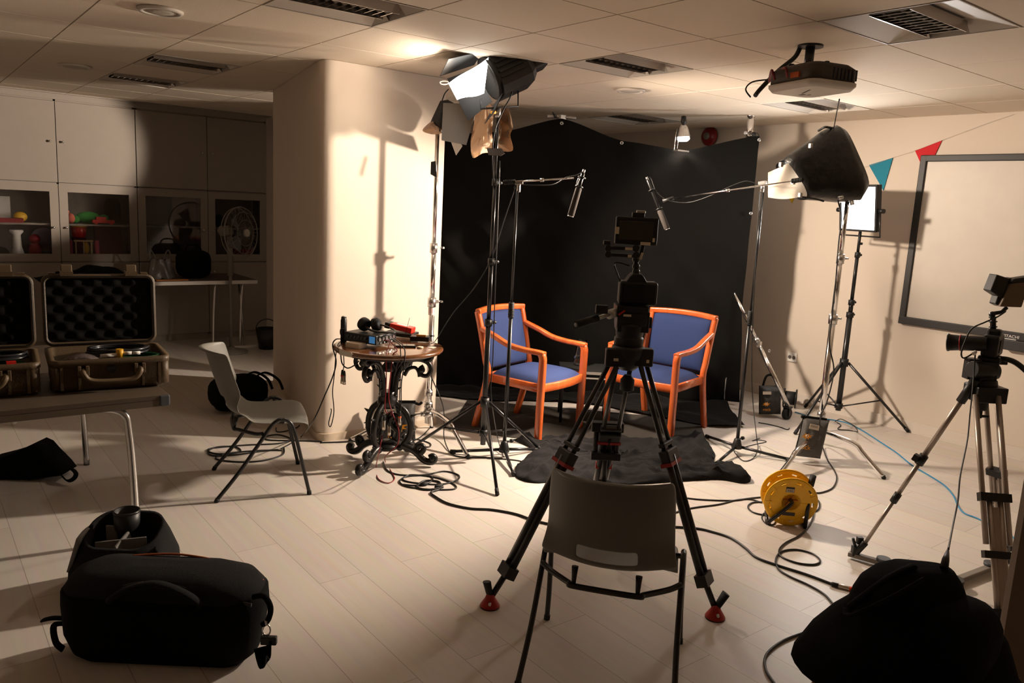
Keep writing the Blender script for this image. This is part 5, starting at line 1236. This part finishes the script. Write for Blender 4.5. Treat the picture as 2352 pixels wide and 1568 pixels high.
t = thing('video_camera', 'black camera seen from behind on the big middle tripod', 'camera', atd(1460, 700, d1))
m = MB(); pbox(m, 1420, 645, 1508, 699, d1, .07); m.build('body', BLACK, t, bevel=.012, **W_)
m = MB(); c = atd(1460, 640, d1); m.loft([[c+RH*(x*a)+FH*(y*.04)+V((0, 0, z)) for x, y in ((-1, -1), (1, -1), (1, 1), (-1, 1))] for z, a in ((-.012, .045), (.012, .030), (.024, .018))], True, False); m.build('viewfinder_hump', BLACK, t, bevel=.005, **W_)
m = MB(); pbox(m, 1430, 652, 1478, 690, d1-.037, .006); m.build('rear_screen', mat('screen_off', (.006, .006, .006), .15), t, **W_)
MB().cyl(atd(1452, 670, d1)+FH*.03, atd(1452, 670, d1)+FH*.15, .038, n=22).build('lens', BLACK, t, **W_)
MB().tube(spline([atd(1425, 648, d1-.02), atd(1418, 628, d1-.02), atd(1411, 608, d1-.01), atd(1418, 603, d1), atd(1446, 610, d1)], 6), .0035, 6).build('monitor_lead', CABLE, t, **W_)
t = thing('camera_monitor', 'black field monitor with pale stickers above the middle camera', 'monitor', atd(1460, 590, d1))
m = MB().cyl(atd(1461, 632, d1), atd(1461, 592, d1), .010, n=12)
for y in (596, 612, 624): m.sph(atd(1461, y, d1), .017, 12, 8)
m.build('ball_mount', BLACKM, t, **W_)
m = MB(); pbox(m, 1395, 566, 1465, 574, d1-.02, .03); pbox(m, 1392, 582, 1462, 590, d1-.02, .03); pbox(m, 1386, 552, 1402, 562, d1-.02, .03)
for x, y in ((1397, 570), (1397, 584), (1461, 570), (1461, 586)): m.cyl(atd(x, y, d1-.04), atd(x, y, d1+.01), .015, n=14)
m.tube([atd(1478, 562, d1-.02), atd(1470, 596, d1)], .008, 8)
m.build('hinged_arm', BLACK, t, bevel=.003, **W_)
m = MB(); pbox(m, 1413, 499, 1510, 562, d1-.01, .035); m.build('housing', mat('monitor_black', (.013, .013, .012), .5), t, bevel=.006, **W_)
m = MB(); pbox(m, 1422, 508, 1500, 552, d1-.03, .006); m.build('rear_panel', mat('monitor_olive', (.035, .032, .022), .55), t, bevel=.003, **W_)
m = MB(); pbox(m, 1452, 488, 1480, 499, d1-.01, .03); m.build('top_mount', BLACK, t, bevel=.003, **W_)
m = MB(); pbox(m, 1462, 483, 1482, 490, d1+.0, .03); m.build('top_knob', ALU, t, bevel=.003, **W_)
for x0, y0, x1, y1 in ((1413, 521, 1422, 537), (1471, 556, 1494, 563), (1499, 547, 1504, 556)): pbox(MB(), x0, y0, x1, y1, d1-.036, .003).build('sticker', STK, t, **W_)
for x0, y0, x1, y1 in ((1436, 568, 1453, 574), (1442, 585, 1451, 591)): pbox(MB(), x0, y0, x1, y1, d1-.04, .003).build('sticker', STK, t, **W_)
MB().box(atd(1473, 588, d1-.03), (.010, .003, .03), R=RC3 @ Euler((0, radians(15), 0)).to_matrix()).build('sticker', STK, t, **W_)

# second camera on the silver tripod at the right
d2 = dep((3.78, 1.40, 1.0)); c2_ = atd(2258, 905, d2)
t = thing('tripod', 'silver tripod at the right edge with flat spreader bars on the floor', 'tripod', (c2_.x, c2_.y, 0))
TUBE = mat('champagne_tube', (.40, .34, .29), .38, .6)
f1, f2, f3 = at(1962, 1284), at(2305, 1300), at(2310, 1480)
apx = [atd(2232, 884, d2-.02), atd(2276, 905, d2+.05), atd(2266, 908, d2-.05)]
for i, (a, f) in enumerate(zip(apx, (f1, f2, f3))):
    a = a.copy(); dl = (f-a).normalized(); side = dl.cross(ZZ).normalized()
    n = dl.cross(side); L = (f-a).length; e = f-dl*.07
    R = Matrix((side, n, dl)).transposed()
    m = MB(); j1, j2 = a.lerp(f, .40), a.lerp(f, .62)
    w = (.022, .026, .048)[i]
    if i == 0:
        m.cyl(a, j1, .0125, n=12).cyl(j1, j2, .0105, n=12).cyl(j2, e, .009, n=12)
    else:
        for s in (-1, 1): m.cyl(a+side*s*w, j2+side*s*w, .0115, n=12)
        for s in (-.45, .45): m.cyl(a.lerp(f, .42)+side*s*w, e+side*s*w, .0115, n=12)
        m.box(a.lerp(f, .72), (w*.8, .012, L*.5), R=R)
    m.build('leg', TUBE, t, **W_)
    if i == 0:
        MB().cyl(a-dl*.03, a+dl*.09, .020, n=12).build('leg_clamp', BLACK, t, **W_)
        for j, r in ((j1, .02), (j2, .017)): MB().cyl(j-dl*.025, j+dl*.025, r, n=12).build('leg_clamp', BLACK, t, **W_)
        MB().box(j1-dl*.01-RH*.03, (.03, .025, .03), R=R).cyl(j1-RH*.04, j1, .007).build('clamp_knob', BLACK, t, **W_)
    else:
        for q_, sz_ in ((a.lerp(f, .43), (w*2+.03, .035, .035)), (a.lerp(f, .66), (w*2+.03, .03, .03)), (e-dl*.04, (w*2.2, .04, .05))): MB().box(q_, sz_, R=R).build('leg_clamp', BLACK, t, **W_)
    m = MB().cyl(e-dl*.04, f+V((0, 0, .03)), .016, n=10).box(f+V((0, 0, .045)), (.035, .03, .05), R=RC3).tube([f+V((0, 0, .06)), f+V((0, 0, .11))-RH*.02], .008, 8).box(f+V((0, 0, .10))+RH*.015, (.03, .025, .035), R=RC3)
    m.build('foot_lever', BLACK, t, bevel=.003, **W_)
cen = (f1+f2+f3)/3+V((0, 0, .022))
for f in (f1, f2, f3):
    d_ = (cen-f); d_.z = 0; d_.normalize(); s_ = V((-d_.y, d_.x, 0)); R = Matrix((d_, s_, ZZ)).transposed(); g0 = f-d_*.03+V((0, 0, .022))
    L = (cen-g0).length; mid_ = (cen+g0)/2
    MB().box(mid_, (L, .034, .022), R=R).build('spreader_bar', mat('spreader_grey', (.22, .19, .16), .5), t, bevel=.004, **W_)
    MB().cyl(g0+d_*.16+V((0, 0, .010)), g0+d_*.16+V((0, 0, .026)), .032, n=18).build('spreader_pad', mat('dark_grey_plastic', (.06, .065, .075), .5), t, **W_)
MB().cyl(cen-V((0, 0, .018)), cen+V((0, 0, .02)), .05, n=20).build('spreader_hub', BLACK, t, **W_)
m = MB(); c = atd(2262, 870, d2)
pbox(m, 2228, 884, 2297, 920, d2, .12); m.lathe([(.03, -.12), (.03, -.05), (.05, -.03), (.055, .0), (.05, .02)], 18, Matrix.Translation(c+V((0, 0, -.02))))
m.box(c-V((0, 0, .13)), (.02, .02, .10), R=RC3).box(c-V((0, 0, .17))+RH*.02, (.05, .015, .012), R=RC3)
m.build('crown', BLACK, t, bevel=.005, **W_)
m = MB(); pbox(m, 2218, 822, 2245, 870, d2, .05); pbox(m, 2240, 828, 2280, 880, d2, .08); m.cyl(atd(2232, 848, d2-.04), atd(2284, 852, d2-.0), .038, n=20)
m.build('tilt_head', BLACK, t, bevel=.004, **W_)
MB().cyl(atd(2283, 855, d2), atd(2290, 855, d2), .030, n=18).build('brake_dial', mat('dial_grey', (.12, .10, .09), .5), t, **W_)
MB().tube(spline([atd(2285, 830, d2), atd(2305, 824, d2-.02), atd(2335, 834, d2-.06), atd(2375, 868, d2-.12)], 6), .012, 10).build('pan_handle', BLACK, t, **W_)
m = MB(); pbox(m, 2285, 820, 2310, 836, d2, .04); m.build('handle_clamp', BLACK, t, bevel=.004, **W_)
aim = V((-.20, .98, 0)).normalized(); sd = V((aim.y, -aim.x, 0)); RA = Matrix((sd, aim, ZZ)).transposed()
t = thing('video_camera', 'black photo camera with a red ringed lens on the silver tripod', 'camera', atd(2270, 800, d2))
cc = atd(2280, 792, d2)
m = MB().box(cc, (.14, .065, .095), R=RA).box(cc+V((0, 0, .055)), (.05, .055, .035), R=RA).box(cc+sd*.055+aim*.025, (.035, .03, .085), R=RA).box(cc-V((0, 0, .062)), (.09, .09, .03), R=RA); m.build('body', BLACK, t, bevel=.010, **W_)
LM = frame(atd(2256, 789, d2-.03), (atd(2180, 786, d2+.05)-atd(2256, 789, d2-.03)).normalized()); LL = (atd(2176, 786, d2+.05)-atd(2256, 789, d2-.03)).length
MB().lathe([(.030, -.02), (.033, .0), (.034, LL*.5), (.036, LL*.58), (.034, LL*.62), (.037, LL*.93), (.040, LL*.95), (.040, LL), (.034, LL), (.030, LL*.9), (.001, LL*.88)], 28, LM, caps=False).build('lens', BLACK, t, **W_)
MB().lathe([(.0362, LL*.60), (.0372, LL*.605), (.0372, LL*.63), (.0355, LL*.635)], 28, LM, caps=False).build('red_ring', mat('lens_red', (.45, .02, .03), .35), t, **W_)
MB().box(cc-aim*.034, (.075, .004, .055), R=RA).build('rear_screen', mat('screen_brown', (.03, .016, .01), .2), t, **W_)
MB().cyl(atd(2240, 808, d2-.06), atd(2236, 812, d2-.075), .008).build('side_plug', WHITEP, t, **W_)
MB().tube(spline([atd(2240, 808, d2-.07), atd(2215, 822, d2-.06), atd(2208, 812, d2-.06), atd(2216, 785, d2-.06), atd(2232, 755, d2-.05), atd(2262, 740, d2-.03), atd(2290, 728, d2-.03), atd(2310, 715, d2-.02)], 6), .0035, 6).build('monitor_lead', CABLE, t, **W_)
t = thing('camera_monitor', 'small monitor with battery tilted on an arm above the lens camera', 'monitor', atd(2280, 730, d2))
m = MB().cyl(atd(2281, 755, d2), atd(2281, 728, d2), .012, n=12).sph(atd(2279, 722, d2), .014, 10, 7).tube([atd(2279, 720, d2), atd(2300, 717, d2), atd(2312, 706, d2)], .009, 8)
for y in (752, 740, 730): m.cyl(atd(2281, y, d2-.002), atd(2281, y-3, d2-.002), .017, n=12)
m.build('ball_arm', BLACKM, t, **W_)
RT = Euler((0, 0, 0)).to_matrix()
def pq(pts, d, th, nm, m_):
    a = [atd(x, y, d) for x, y in pts]; b = [p+FH*th for p in a]; n = len(a)
    return MB().loft([a, b], True, False).build(nm, m_, t, bevel=.004, **W_)
pq(((2290, 630), (2320, 640), (2306, 688), (2275, 668)), d2-.02, .06, 'battery', BLACK)
pq(((2306, 640), (2330, 638), (2322, 655), (2300, 705), (2286, 698)), d2-.01, .05, 'hinge', BLACK)
pq(((2322, 652), (2368, 645), (2347, 706), (2297, 704)), d2-.03, .03, 'screen_body', mat('monitor_tan', (.16, .11, .07), .5))
pq(((2330, 640), (2370, 634), (2370, 648), (2322, 650)), d2-.03, .05, 'hood_edge', BLACK)

# ------------------------------------------------------------------ bags
def soft(t, nm, m, c, ux, rings, jig=.006):
    ux = ux.normalized(); uy = V((-ux.y, ux.x, 0)); rr = []
    for z, w, d, ox, oy in rings:
        rr.append([c+ux*(x+ox)+uy*(y+oy)+V((0, 0, z+jig*noise.noise(V((x*8, y*8, z*8)))))+uy*jig*noise.noise(V((x*6, z*6, y*6))) for x, y in rrect(w, d, min(w, d)*.42, 7)])
    return MB().loft(rr, True).build(nm, m, t, **W_)
pa, pb = at(150, 1532), at(555, 1548); ux = (pb-pa); ux.z = 0; uxn = ux.normalized(); uyn = V((-uxn.y, uxn.x, 0))
bw = ux.length; bcn = (pa+pb)/2+uyn*.12
t = thing('camera_bag', 'big black shoulder bag in the left foreground', 'bag', bcn)
s_ = bw/.63
soft(t, 'body', FABRIC, bcn, uxn, [(0, .60*s_, .17, 0, 0), (.03, .67*s_, .22, 0, 0), (.10, .715*s_, .25, -.005, 0), (.20, .735*s_, .26, 0, 0), (.25, .73*s_, .25, .0, 0), (.262, .71*s_, .235, .0, 0)])
soft(t, 'top_flap', FABRIC2, bcn+V((0, 0, .232)), uxn, [(0, .70*s_, .24, 0, .0), (.03, .71*s_, .245, 0, .0), (.06, .66*s_, .22, -.01, .01), (.085, .50*s_, .17, -.03, .02), (.095, .2*s_, .06, -.03, .02)])
P = lambda x, y, z: bcn+uxn*x+uyn*y+V((0, 0, z-(.068 if z > .14 else 0)))
MB().tube(spline([P(-.22, -.10, .315), P(-.05, -.085, .372), P(.15, -.09, .352), P(.33, -.10, .315)], 8), .006, 7).build('flap_zip', BLACK, t, **W_)
MB().tube(spline([P(-.16, .09, .385), P(.0, .10, .393), (P(.18, .09, .372)), P(.33, .04, .335)], 8), .004, 6).build('orange_piping', mat('orange_piping', (.30, .07, .01), .6), t, **W_)
MB().tube(spline([P(-.14, -.125, .325), P(-.08, -.135, .37), P(.02, -.13, .395), P(.12, -.135, .365), P(.17, -.125, .32)], 8), .020, 10, flat=.55).build('handle', FABRIC2, t, **W_)
MB().tube(spline([P(.33, -.08, .335), P(.37, -.09, .345), P(.395, -.10, .31), P(.39, -.11, .27), P(.37, -.11, .25)], 6), .010, 8).build('side_loop', FABRIC, t, **W_)
MB().tube([P(.385+.014*cos(2*pi*i/14), -.115, .235+.020*sin(2*pi*i/14)) for i in range(14)], .003, 6, True).cyl(P(.385, -.115, .255), P(.385, -.115, .27), .006).build('snap_hook', STEEL, t, **W_)
MB().box(P(.395, -.12, .20), (.055, .02, .03), R=Matrix((uxn, uyn, ZZ)).transposed()).build('buckle', BLACK, t, bevel=.004, **W_)
st_ = [P(.395, -.12, .20), P(.395, -.125, .15), P(.385, -.12, .10), P(.385, -.13, .05), P(.37, -.11, .06), P(.36, -.10, .16)]
MB().tube(spline(st_, 6), .022, 8, flat=.2).build('shoulder_strap', FABRIC, t, **W_)
MB().tube(spline([P(-.36, .0, .18), P(-.40, -.01, .185), P(-.44, .0, .17)], 5), .014, 8, flat=.4).build('side_strap', FABRIC, t, **W_)
MB().tube(spline([P(-.36, .0, .16), P(-.385, -.03, .10), P(-.37, -.05, .05), P(-.34, -.06, .03)], 5), .016, 8, flat=.4).build('side_strap', FABRIC, t, **W_)
# open camera backpack behind it
oc = at(290, 1345); oc = V((oc.x, oc.y, 0))
t = thing('camera_backpack', 'open black camera backpack with grey padding behind the big bag', 'bag', oc)
rr = []
for z, w, d in ((0, .36, .25), (.03, .40, .29), (.16, .39, .28), (.26, .34, .24), (.325, .30, .21)):
    rr.append([oc+RH*x+FH*y+V((0, 0, .76*z*(1+y*1.7))) for x, y in rrect(w, d, .09, 7)])
for z, w, d in ((.325, .275, .185), (.20, .28, .19), (.15, .28, .19)):
    rr.append([oc+RH*x+FH*y+V((0, 0, .76*z*(1+y*1.7))) for x, y in rrect(w, d, .075, 7)])
MB().loft(rr, True).build('body', FABRIC2, t, **W_)
Q = lambda x, y, z: oc+RH*x+FH*y+V((0, 0, .76*z))
MB().grid(lambda u, v_: Q(-.135-.045*(1-v_)-.02*u, -.10+.17*u, .13+.19*v_+.01*sin(u*4)), 6, 8).build('padded_flap', PADGREY, t, solid=.014, **W_)
for a, b in (((-.09, -.06), (.10, -.02)), ((.0, -.08), (.02, .07)), ((-.09, .03), (.02, .03))):
    a3, b3 = Q(a[0], a[1], .255+a[1]*.5), Q(b[0], b[1], .255+b[1]*.5); dd = (b3-a3); R = Matrix((dd.normalized(), V((-dd.y, dd.x, 0)).normalized(), ZZ)).transposed()
    MB().box((a3+b3)/2, (dd.length, .010, .09), R=R).build('divider', PADGREY, t, bevel=.003, **W_)
MB().tube(spline([Q(.15, -.06, .27), Q(.18, -.05, .18), Q(.195, -.06, .06)], 5), .016, 8, flat=.4).build('strap', FABRIC, t, **W_)
lz = oc+RH*-.01+FH*.045
t = thing('camera_lens', 'black lens with wide hood standing up inside the open backpack', 'camera lens', (lz.x, lz.y, .118))
MB().lathe([(.001, 0), (.036, 0), (.038, .08), (.040, .10), (.049, .125), (.051, .195), (.047, .195), (.044, .13), (.030, .11), (.001, .10)], 28, caps=False).build('barrel', BLACK, t)
MB().lathe([(.0515, .188), (.0525, .192), (.0515, .196), (.047, .197)], 28, caps=False).build('hood_rim', BLACKM, t)
# bag lying under the table
bx = at(45, 1104); d5 = dep(bx)
t = thing('laptop_bag', 'black bag with a strap loop lying under the case table', 'bag', (bx.x, bx.y, 0))
prof = [(-40, 1062), (0, 1052), (20, 1046), (68, 1023), (84, 1030), (100, 1048), (128, 1076), (140, 1092), (70, 1101), (0, 1108), (-40, 1110)]
a = [atd(x, y, d5) for x, y in prof]; rr = [[q.lerp(sum(a, V())/len(a), .12) for q in a], a, [q+FH*.10 for q in a], [q+FH*.16 for q in a], [q.lerp(sum(a, V())/len(a), .15)+FH*.19 for q in a]]
for r_ in rr:
    for q in r_: q.z = max(q.z, .002)
MB().loft(rr, True).build('body', FABRIC, t, **W_)
MB().tube(spline([atd(138, 1080, d5), atd(160, 1075, d5-.02), atd(174, 1086, d5-.03), atd(170, 1098, d5-.04), atd(155, 1104, d5-.04), atd(140, 1090, d5)], 6), .014, 8, flat=.3).build('strap_loop', FABRIC, t, **W_)
# backpack behind the side chair, bin beside the column
bp_ = at(528, 953); bp_ = V((bp_.x, bp_.y, 0))+FH*.18
t = thing('backpack', 'black backpack lying on the floor behind the side-on grey chair', 'bag', bp_)
MB().sph(bp_+V((0, 0, .135)), .15, 20, 12, (1.45, .95, .88), e=.7).build('body', FABRIC, t, **W_)
MB().sph(bp_-FH*.13-RH*.02+V((0, 0, .10)), .09, 16, 10, (1.3, .5, .9), e=.7).build('front_pocket', FABRIC, t, **W_)
for o_ in (-.0, .08): MB().tube(spline([bp_+RH*(.02+o_)+V((0, -.02, .24)), bp_+RH*(.12+o_)+V((0, 0, .295)), bp_+RH*(.22+o_)+V((0, 0, .25)), bp_+RH*(.26+o_)+V((0, 0, .17))], 6), .022, 8, flat=.3).build('strap', FABRIC, t, **W_)
bn = at(614, 800); 
t = thing('waste_bin', 'black bucket with a hoop handle in the dark corner by the column', 'bin', (bn.x, bn.y, 0))
MB().lathe([(.001, .0), (.085, 0), (.12, .22), (.112, .22), (.08, .01), (.001, .01)], 24, caps=False).build('bucket', BLACK, t)
MB().tube([(.115*cos(a), .02, .215+.10*sin(a)) for a in [pi*i/14 for i in range(15)]], .006, 6).build('handle', BLACKM, t)
# foreground backpack on a wooden stool
sz = .43; d6 = 2.18
cs = atd(2075, 1600, d6)
t = thing('stool', 'wooden stool under the black backpack at the bottom edge', 'stool', (cs.x, cs.y, 0), radians(20))
SW = wood('honey_wood', (.38, .15, .04), (.52, .24, .08), .35, (3, 14, 3), .3)
MB().box((0, 0, sz-.015), (.48, .42, .03)).build('seat', SW, t, bevel=.006)
for sx in (-1, 1):
    for sy in (-1, 1): MB().tube([(sx*.17, sy*.15, sz-.03), (sx*.19, sy*.17, 0)], .016, 8).build('leg', SW, t)
t = thing('backpack', 'large black backpack in the bottom right foreground', 'bag', cs)
rr = []
for y, xl, xr_, th in ((1585, 1835, 2310, .13), (1568, 1822, 2330, .15), (1520, 1832, 2318, .165), (1470, 1870, 2302, .165), (1430, 1925, 2288, .16), (1402, 1962, 2262, .145), (1375, 1970, 2216, .13), (1345, 1985, 2203, .115), (1322, 2016, 2197, .095), (1304, 2052, 2186, .065), (1296, 2085, 2168, .03)):
    cm_ = atd((xl+xr_)/2, y, d6); hw = (xr_-xl)/2*d6/FPX
    ring = []
    for i in range(32):
        a = 2*pi*i/32; e = lambda x: abs(x)**.75*(1 if x >= 0 else -1)
        p = cm_+RH*(hw*e(cos(a)))+FH*(th*e(sin(a))); p += V((1, 1, .6))*.012*noise.noise(p*7); p.z = max(p.z, sz+.003) if y > 1560 else p.z; ring.append(p)
    rr.append(ring)
MB().loft(rr, True).build('body', FABRIC, t, **W_)
MB().tube(spline([atd(1950, 1395, d6-.02), atd(1985, 1368, d6-.03), atd(2030, 1335, d6-.03), atd(2070, 1312, d6-.03), atd(2098, 1300, d6-.02)], 6), .016, 8, flat=.5).build('handle_strap', FABRIC, t, **W_)
MB().tube(spline([atd(1946, 1398, d6-.02), atd(1955, 1412, d6-.05), atd(2040, 1375, d6-.10), atd(2120, 1330, d6-.09)], 6), .012, 8, flat=.4).build('zip_flap', FABRIC2, t, **W_)
MB().sph(atd(2195, 1470, d6-.08), .12, 18, 10, (1.15, .8, .95), e=.8).build('side_pocket', FABRIC, t, **W_)
cable('headphone_lead', 'thin lead from the lens camera down to the foreground backpack', [atd(2240, 812, d2-.075), atd(2236, 870, d2-.09), atd(2228, 950, d2-.2), atd(2222, 1010, d2-.35), atd(2206, 1090, d2-.6), atd(2200, 1150, d2-.75), atd(2190, 1200, d2-.9), atd(2178, 1262, d6+.05)], .003)
tag(MB().tube([atd(2177, 1264, d6+.05), atd(2172, 1285, d6), atd(2168, 1306, d6-.02)], lambda f: .004+.007*min(1, f*1.6), 10).build('jack_plug', BLACK), 'black jack plug stuck into the top of the foreground backpack', 'plug')
# dark board at the right frame edge
be = atd(2328, 1310, 2.62)
tag(MB().box((be.x+RH.x*.3+FH.x*.01, be.y+RH.y*.3+FH.y*.01, .42), (.6, .03, .84), R=RC3).build('wooden_board', mat('dark_brown_board', (.16, .115, .08), .6)), 'dark brown upright board at the right edge of the frame', 'board')

# ------------------------------------------------------------------ cables on the floor
def fc(lab, px, r, m=None, k=8): return cable('floor_cable', lab, fl(px, r), r, m, None, k)
fc('thick black cable from the coil by the iron table to the orange plug', ((1018, 1118), (985, 1124), (958, 1118), (975, 1104), (1008, 1106), (1010, 1122), (990, 1130), (1000, 1140), (1030, 1156), (1080, 1167), (1130, 1170), (1185, 1180), (1240, 1198), (1330, 1212), (1480, 1208), (1590, 1212), (1640, 1222), (1680, 1236), (1712, 1258), (1738, 1280), (1790, 1299), (1850, 1318), (1912, 1341)), .006)
fc('black coiled cable heap between the iron table and the tall stand', ((880, 1060), (890, 1080), (920, 1090), (975, 1090), (1020, 1082), (1052, 1090), (1050, 1102), (1010, 1112), (950, 1108), (925, 1100), (945, 1090), (1000, 1096), (1040, 1110), (1045, 1122), (1000, 1124), (940, 1118), (918, 1106), (935, 1094), (985, 1092), (992, 1104), (960, 1114), (925, 1112)), .0045)
tag(MB().sph(at(975, 1111, .01), .016, 10, 6, (1.6, 1, .8)).sph(at(1008, 1116, .012), .016, 10, 6, (2, .8, .8)).build('cable_plug', RUBBER), 'small black plugs lying on the coiled heap by the iron table', 'plug')
fc('black coil of cable under the side-on grey chair', ((640, 1032), (600, 1036), (540, 1044), (490, 1046), (478, 1036), (500, 1026), (540, 1026), (552, 1036), (520, 1042), (488, 1040), (482, 1030), (560, 1022), (640, 1018), (668, 1008), (640, 998), (612, 1002), (618, 1010), (700, 1012), (740, 1014)), .005)
fc('second loop of the black coil under the side-on grey chair', ((652, 1028), (648, 1044), (600, 1058), (540, 1060), (495, 1052), (530, 1040), (600, 1034), (648, 1034)), .005)
fc('short hooked cable end on the floor behind the side-on grey chair', ((634, 982), (636, 991), (655, 990), (680, 982), (688, 976)), .004)
fc('black cable along the foot of the white column', ((735, 1016), (800, 1014), (860, 1010), (900, 1012)), .005)
fc('black loops on the floor right of the iron table', ((1000, 965), (985, 985), (965, 1004), (950, 1012), (960, 1022), (985, 1026), (988, 1018), (965, 1010), (945, 1008)), .004)
cable('stand_cable', 'black cable curving past the curved chrome leg to the floor', [atd(988, 860, dep((2.8, 4.5, .5))), atd(1005, 898, dep((2.8, 4.4, .5))), atd(1018, 935, dep((2.85, 4.4, .4)))]+[at(1020, 975, .10), at(1020, 1005, .03)]+fl(((1032, 1036), (1055, 1048), (1110, 1050), (1180, 1056), (1200, 1060)), .004), .004)
cable('stand_cable', 'thin black cable down the tall light stand into the floor cloth', [V((2.905, 3.90, 1.9)), V((2.91, 3.895, 1.2)), V((2.915, 3.89, .7)), atd(1128, 900, dep((2.89, 3.9, .5))), at(1140, 990, .12)]+fl(((1155, 1045), (1172, 1072), (1190, 1092)), .004), .0035)
fc('black cable from the yellow reel looping on the floor towards the camera', ((1868, 1155), (1868, 1185), (1855, 1212), (1835, 1230), (1805, 1246), (1790, 1262), (1795, 1278), (1830, 1292), (1868, 1296), (1884, 1288), (1868, 1272), (1830, 1262), (1796, 1266), (1782, 1284), (1788, 1306), (1815, 1324), (1855, 1342), (1890, 1362), (1908, 1380), (1922, 1400)), .0048)
fc('upper of two black cables running from the big tripod to the reel', ((1530, 1136), (1600, 1146), (1680, 1149), (1720, 1144), (1762, 1140)), .0045)
fc('lower of two black cables running from the big tripod to the reel', ((1520, 1188), (1580, 1168), (1650, 1158), (1690, 1148), (1722, 1146), (1750, 1154)), .0045)
fc('black loop lying left of the yellow reel', ((1756, 1152), (1728, 1154), (1718, 1164), (1730, 1176), (1758, 1182), (1790, 1178)), .0045)
fc('black loop lying right of the yellow reel', ((1866, 1141), (1880, 1150), (1882, 1164), (1872, 1174), (1850, 1175)), .0045)
fc('small black loop at the left foot of the yellow reel', ((1775, 1172), (1755, 1178), (1750, 1190), (1760, 1202), (1776, 1204), (1783, 1192), (1782, 1180)), .0035)
fc('blue network cable running across the floor at the right', ((1826, 946), (1870, 958), (1935, 968), (1975, 985), (2030, 1020), (2060, 1040), (2095, 1068), (2140, 1095), (2170, 1115), (2190, 1138), (2200, 1160), (2215, 1178), (2245, 1190), (2290, 1212), (2325, 1232), (2350, 1256)), .0045, mat('blue_cable', (.02, .22, .42), .45))
fc('black cable in the bottom right foreground curving to the frame edge', ((1880, 1440), (1848, 1452), (1805, 1468), (1772, 1490), (1757, 1512), (1760, 1540), (1778, 1568), (1800, 1600)), .0055)
cable('stand_cable', 'black cable loop standing up beside the panel light stand', [at(1918, 968, .006), at(1930, 962, .06), at(1945, 968, .12), at(1962, 978, .13), at(1970, 990, .05)]+fl(((1968, 991), (1950, 988), (1925, 985), (1931, 976), (1922, 970)), .004), .004)
fc('loose black cord ends on the floor beside the backdrop foot', ((1742, 970), (1765, 974), (1790, 980), (1808, 986), (1813, 983)), .004)
fc('frayed black cord by the right microphone stand', ((1712, 1026), (1735, 1020), (1760, 1014), (1742, 1010), (1728, 1012), (1745, 1006)), .003)
t = thing('audio_plug', 'silver plug with an orange ring lying on the floor by the foreground backpack', 'audio plug', M=frame(at(1912, 1341, .011), at(1962, 1354, .011)-at(1912, 1341, .011)))
LQ = (at(1962, 1354, .011)-at(1912, 1341, .011)).length
MB().lathe([(.006, -.01), (.010, .0), (.010, LQ*.28), (.008, LQ*.3)], 16).build('boot', RUBBER, t)
MB().lathe([(.009, LQ*.26), (.010, LQ*.28), (.010, LQ*.78), (.009, LQ*.8)], 16).build('shell', mat('nickel', (.58, .52, .44), .3, .9), t)
MB().lathe([(.0105, LQ*.78), (.0108, LQ*.8), (.0108, LQ*.98), (.0100, LQ)], 16).build('ring', mat('orange_red_ring', (.8, .07, .02), .4), t)

# ------------------------------------------------------------------ light
def light(name, kind, loc, energy, col, size=.1, aim=None, spot=None, blend=.4):
    ld = bpy.data.lights.new(name, kind); ld.energy = energy; ld.color = col
    if kind == 'AREA': ld.size = size
    else: ld.shadow_soft_size = size
    if spot: ld.spot_size = radians(spot); ld.spot_blend = blend
    o = bpy.data.objects.new(name, ld); COL.objects.link(o); o.location = loc
    if aim is not None: o.rotation_euler = V(aim).to_track_quat('-Z', 'Y').to_euler()
    return o
WARM = (1.0, .82, .65)
MA = frame(atd(1160, 160, dH), ax, UP)
light('lamp_light_column', 'SPOT', MA @ V((0, .02, .30)), 32, WARM, .06, ax+UP*.35, 150, .6)
light('lamp_light_left', 'SPOT', atd(1190, 300, dB2+.10), 430, WARM, .10, RI*.9-UP*.66+FW*.10, 124, .75)
light('lamp_light_right', 'SPOT', atd(1748, 424, dC-.02), 760, WARM, .06, V((-.80, .425, -.43)), 82, .5)
light('lamp_light_panel', 'AREA', M_led @ V((0, 0, .03)), 22, (1, .95, .9), .30, nL)
light('lamp_light_clip', 'SPOT', hp-ND*.165+V((0, 0, -.03)), 1700, (1, .82, .66), .04, (-.720, .700, -.055), 19, .45)  # second, narrow beam added behind the clip lamp to light the cabinet strip
light('lamp_extra_floor', 'SPOT', hp+ND*.05+V((0, 0, -.09)), 900, (1, .82, .66), .03, V((1.95, 6.95, 0))-hp, 17, .6)  # extra beam added at the clip lamp for the bright band on the floor
light('lamp_light_hair', 'SPOT', hp+V((0, 0, -.09)), 10, (1, .85, .7), .03, (0, -.1, -1), 130, .5)
w = bpy.data.worlds.new('world'); scene.world = w; w.use_nodes = True
w.node_tree.nodes['Background'].inputs[0].default_value = (1, .8, .62, 1); w.node_tree.nodes['Background'].inputs[1].default_value = .004
scene.view_settings.view_transform = 'Standard'; scene.view_settings.look = 'None'
scene.view_settings.exposure = 0; scene.view_settings.gamma = 1; scene.view_settings.use_curve_mapping = False
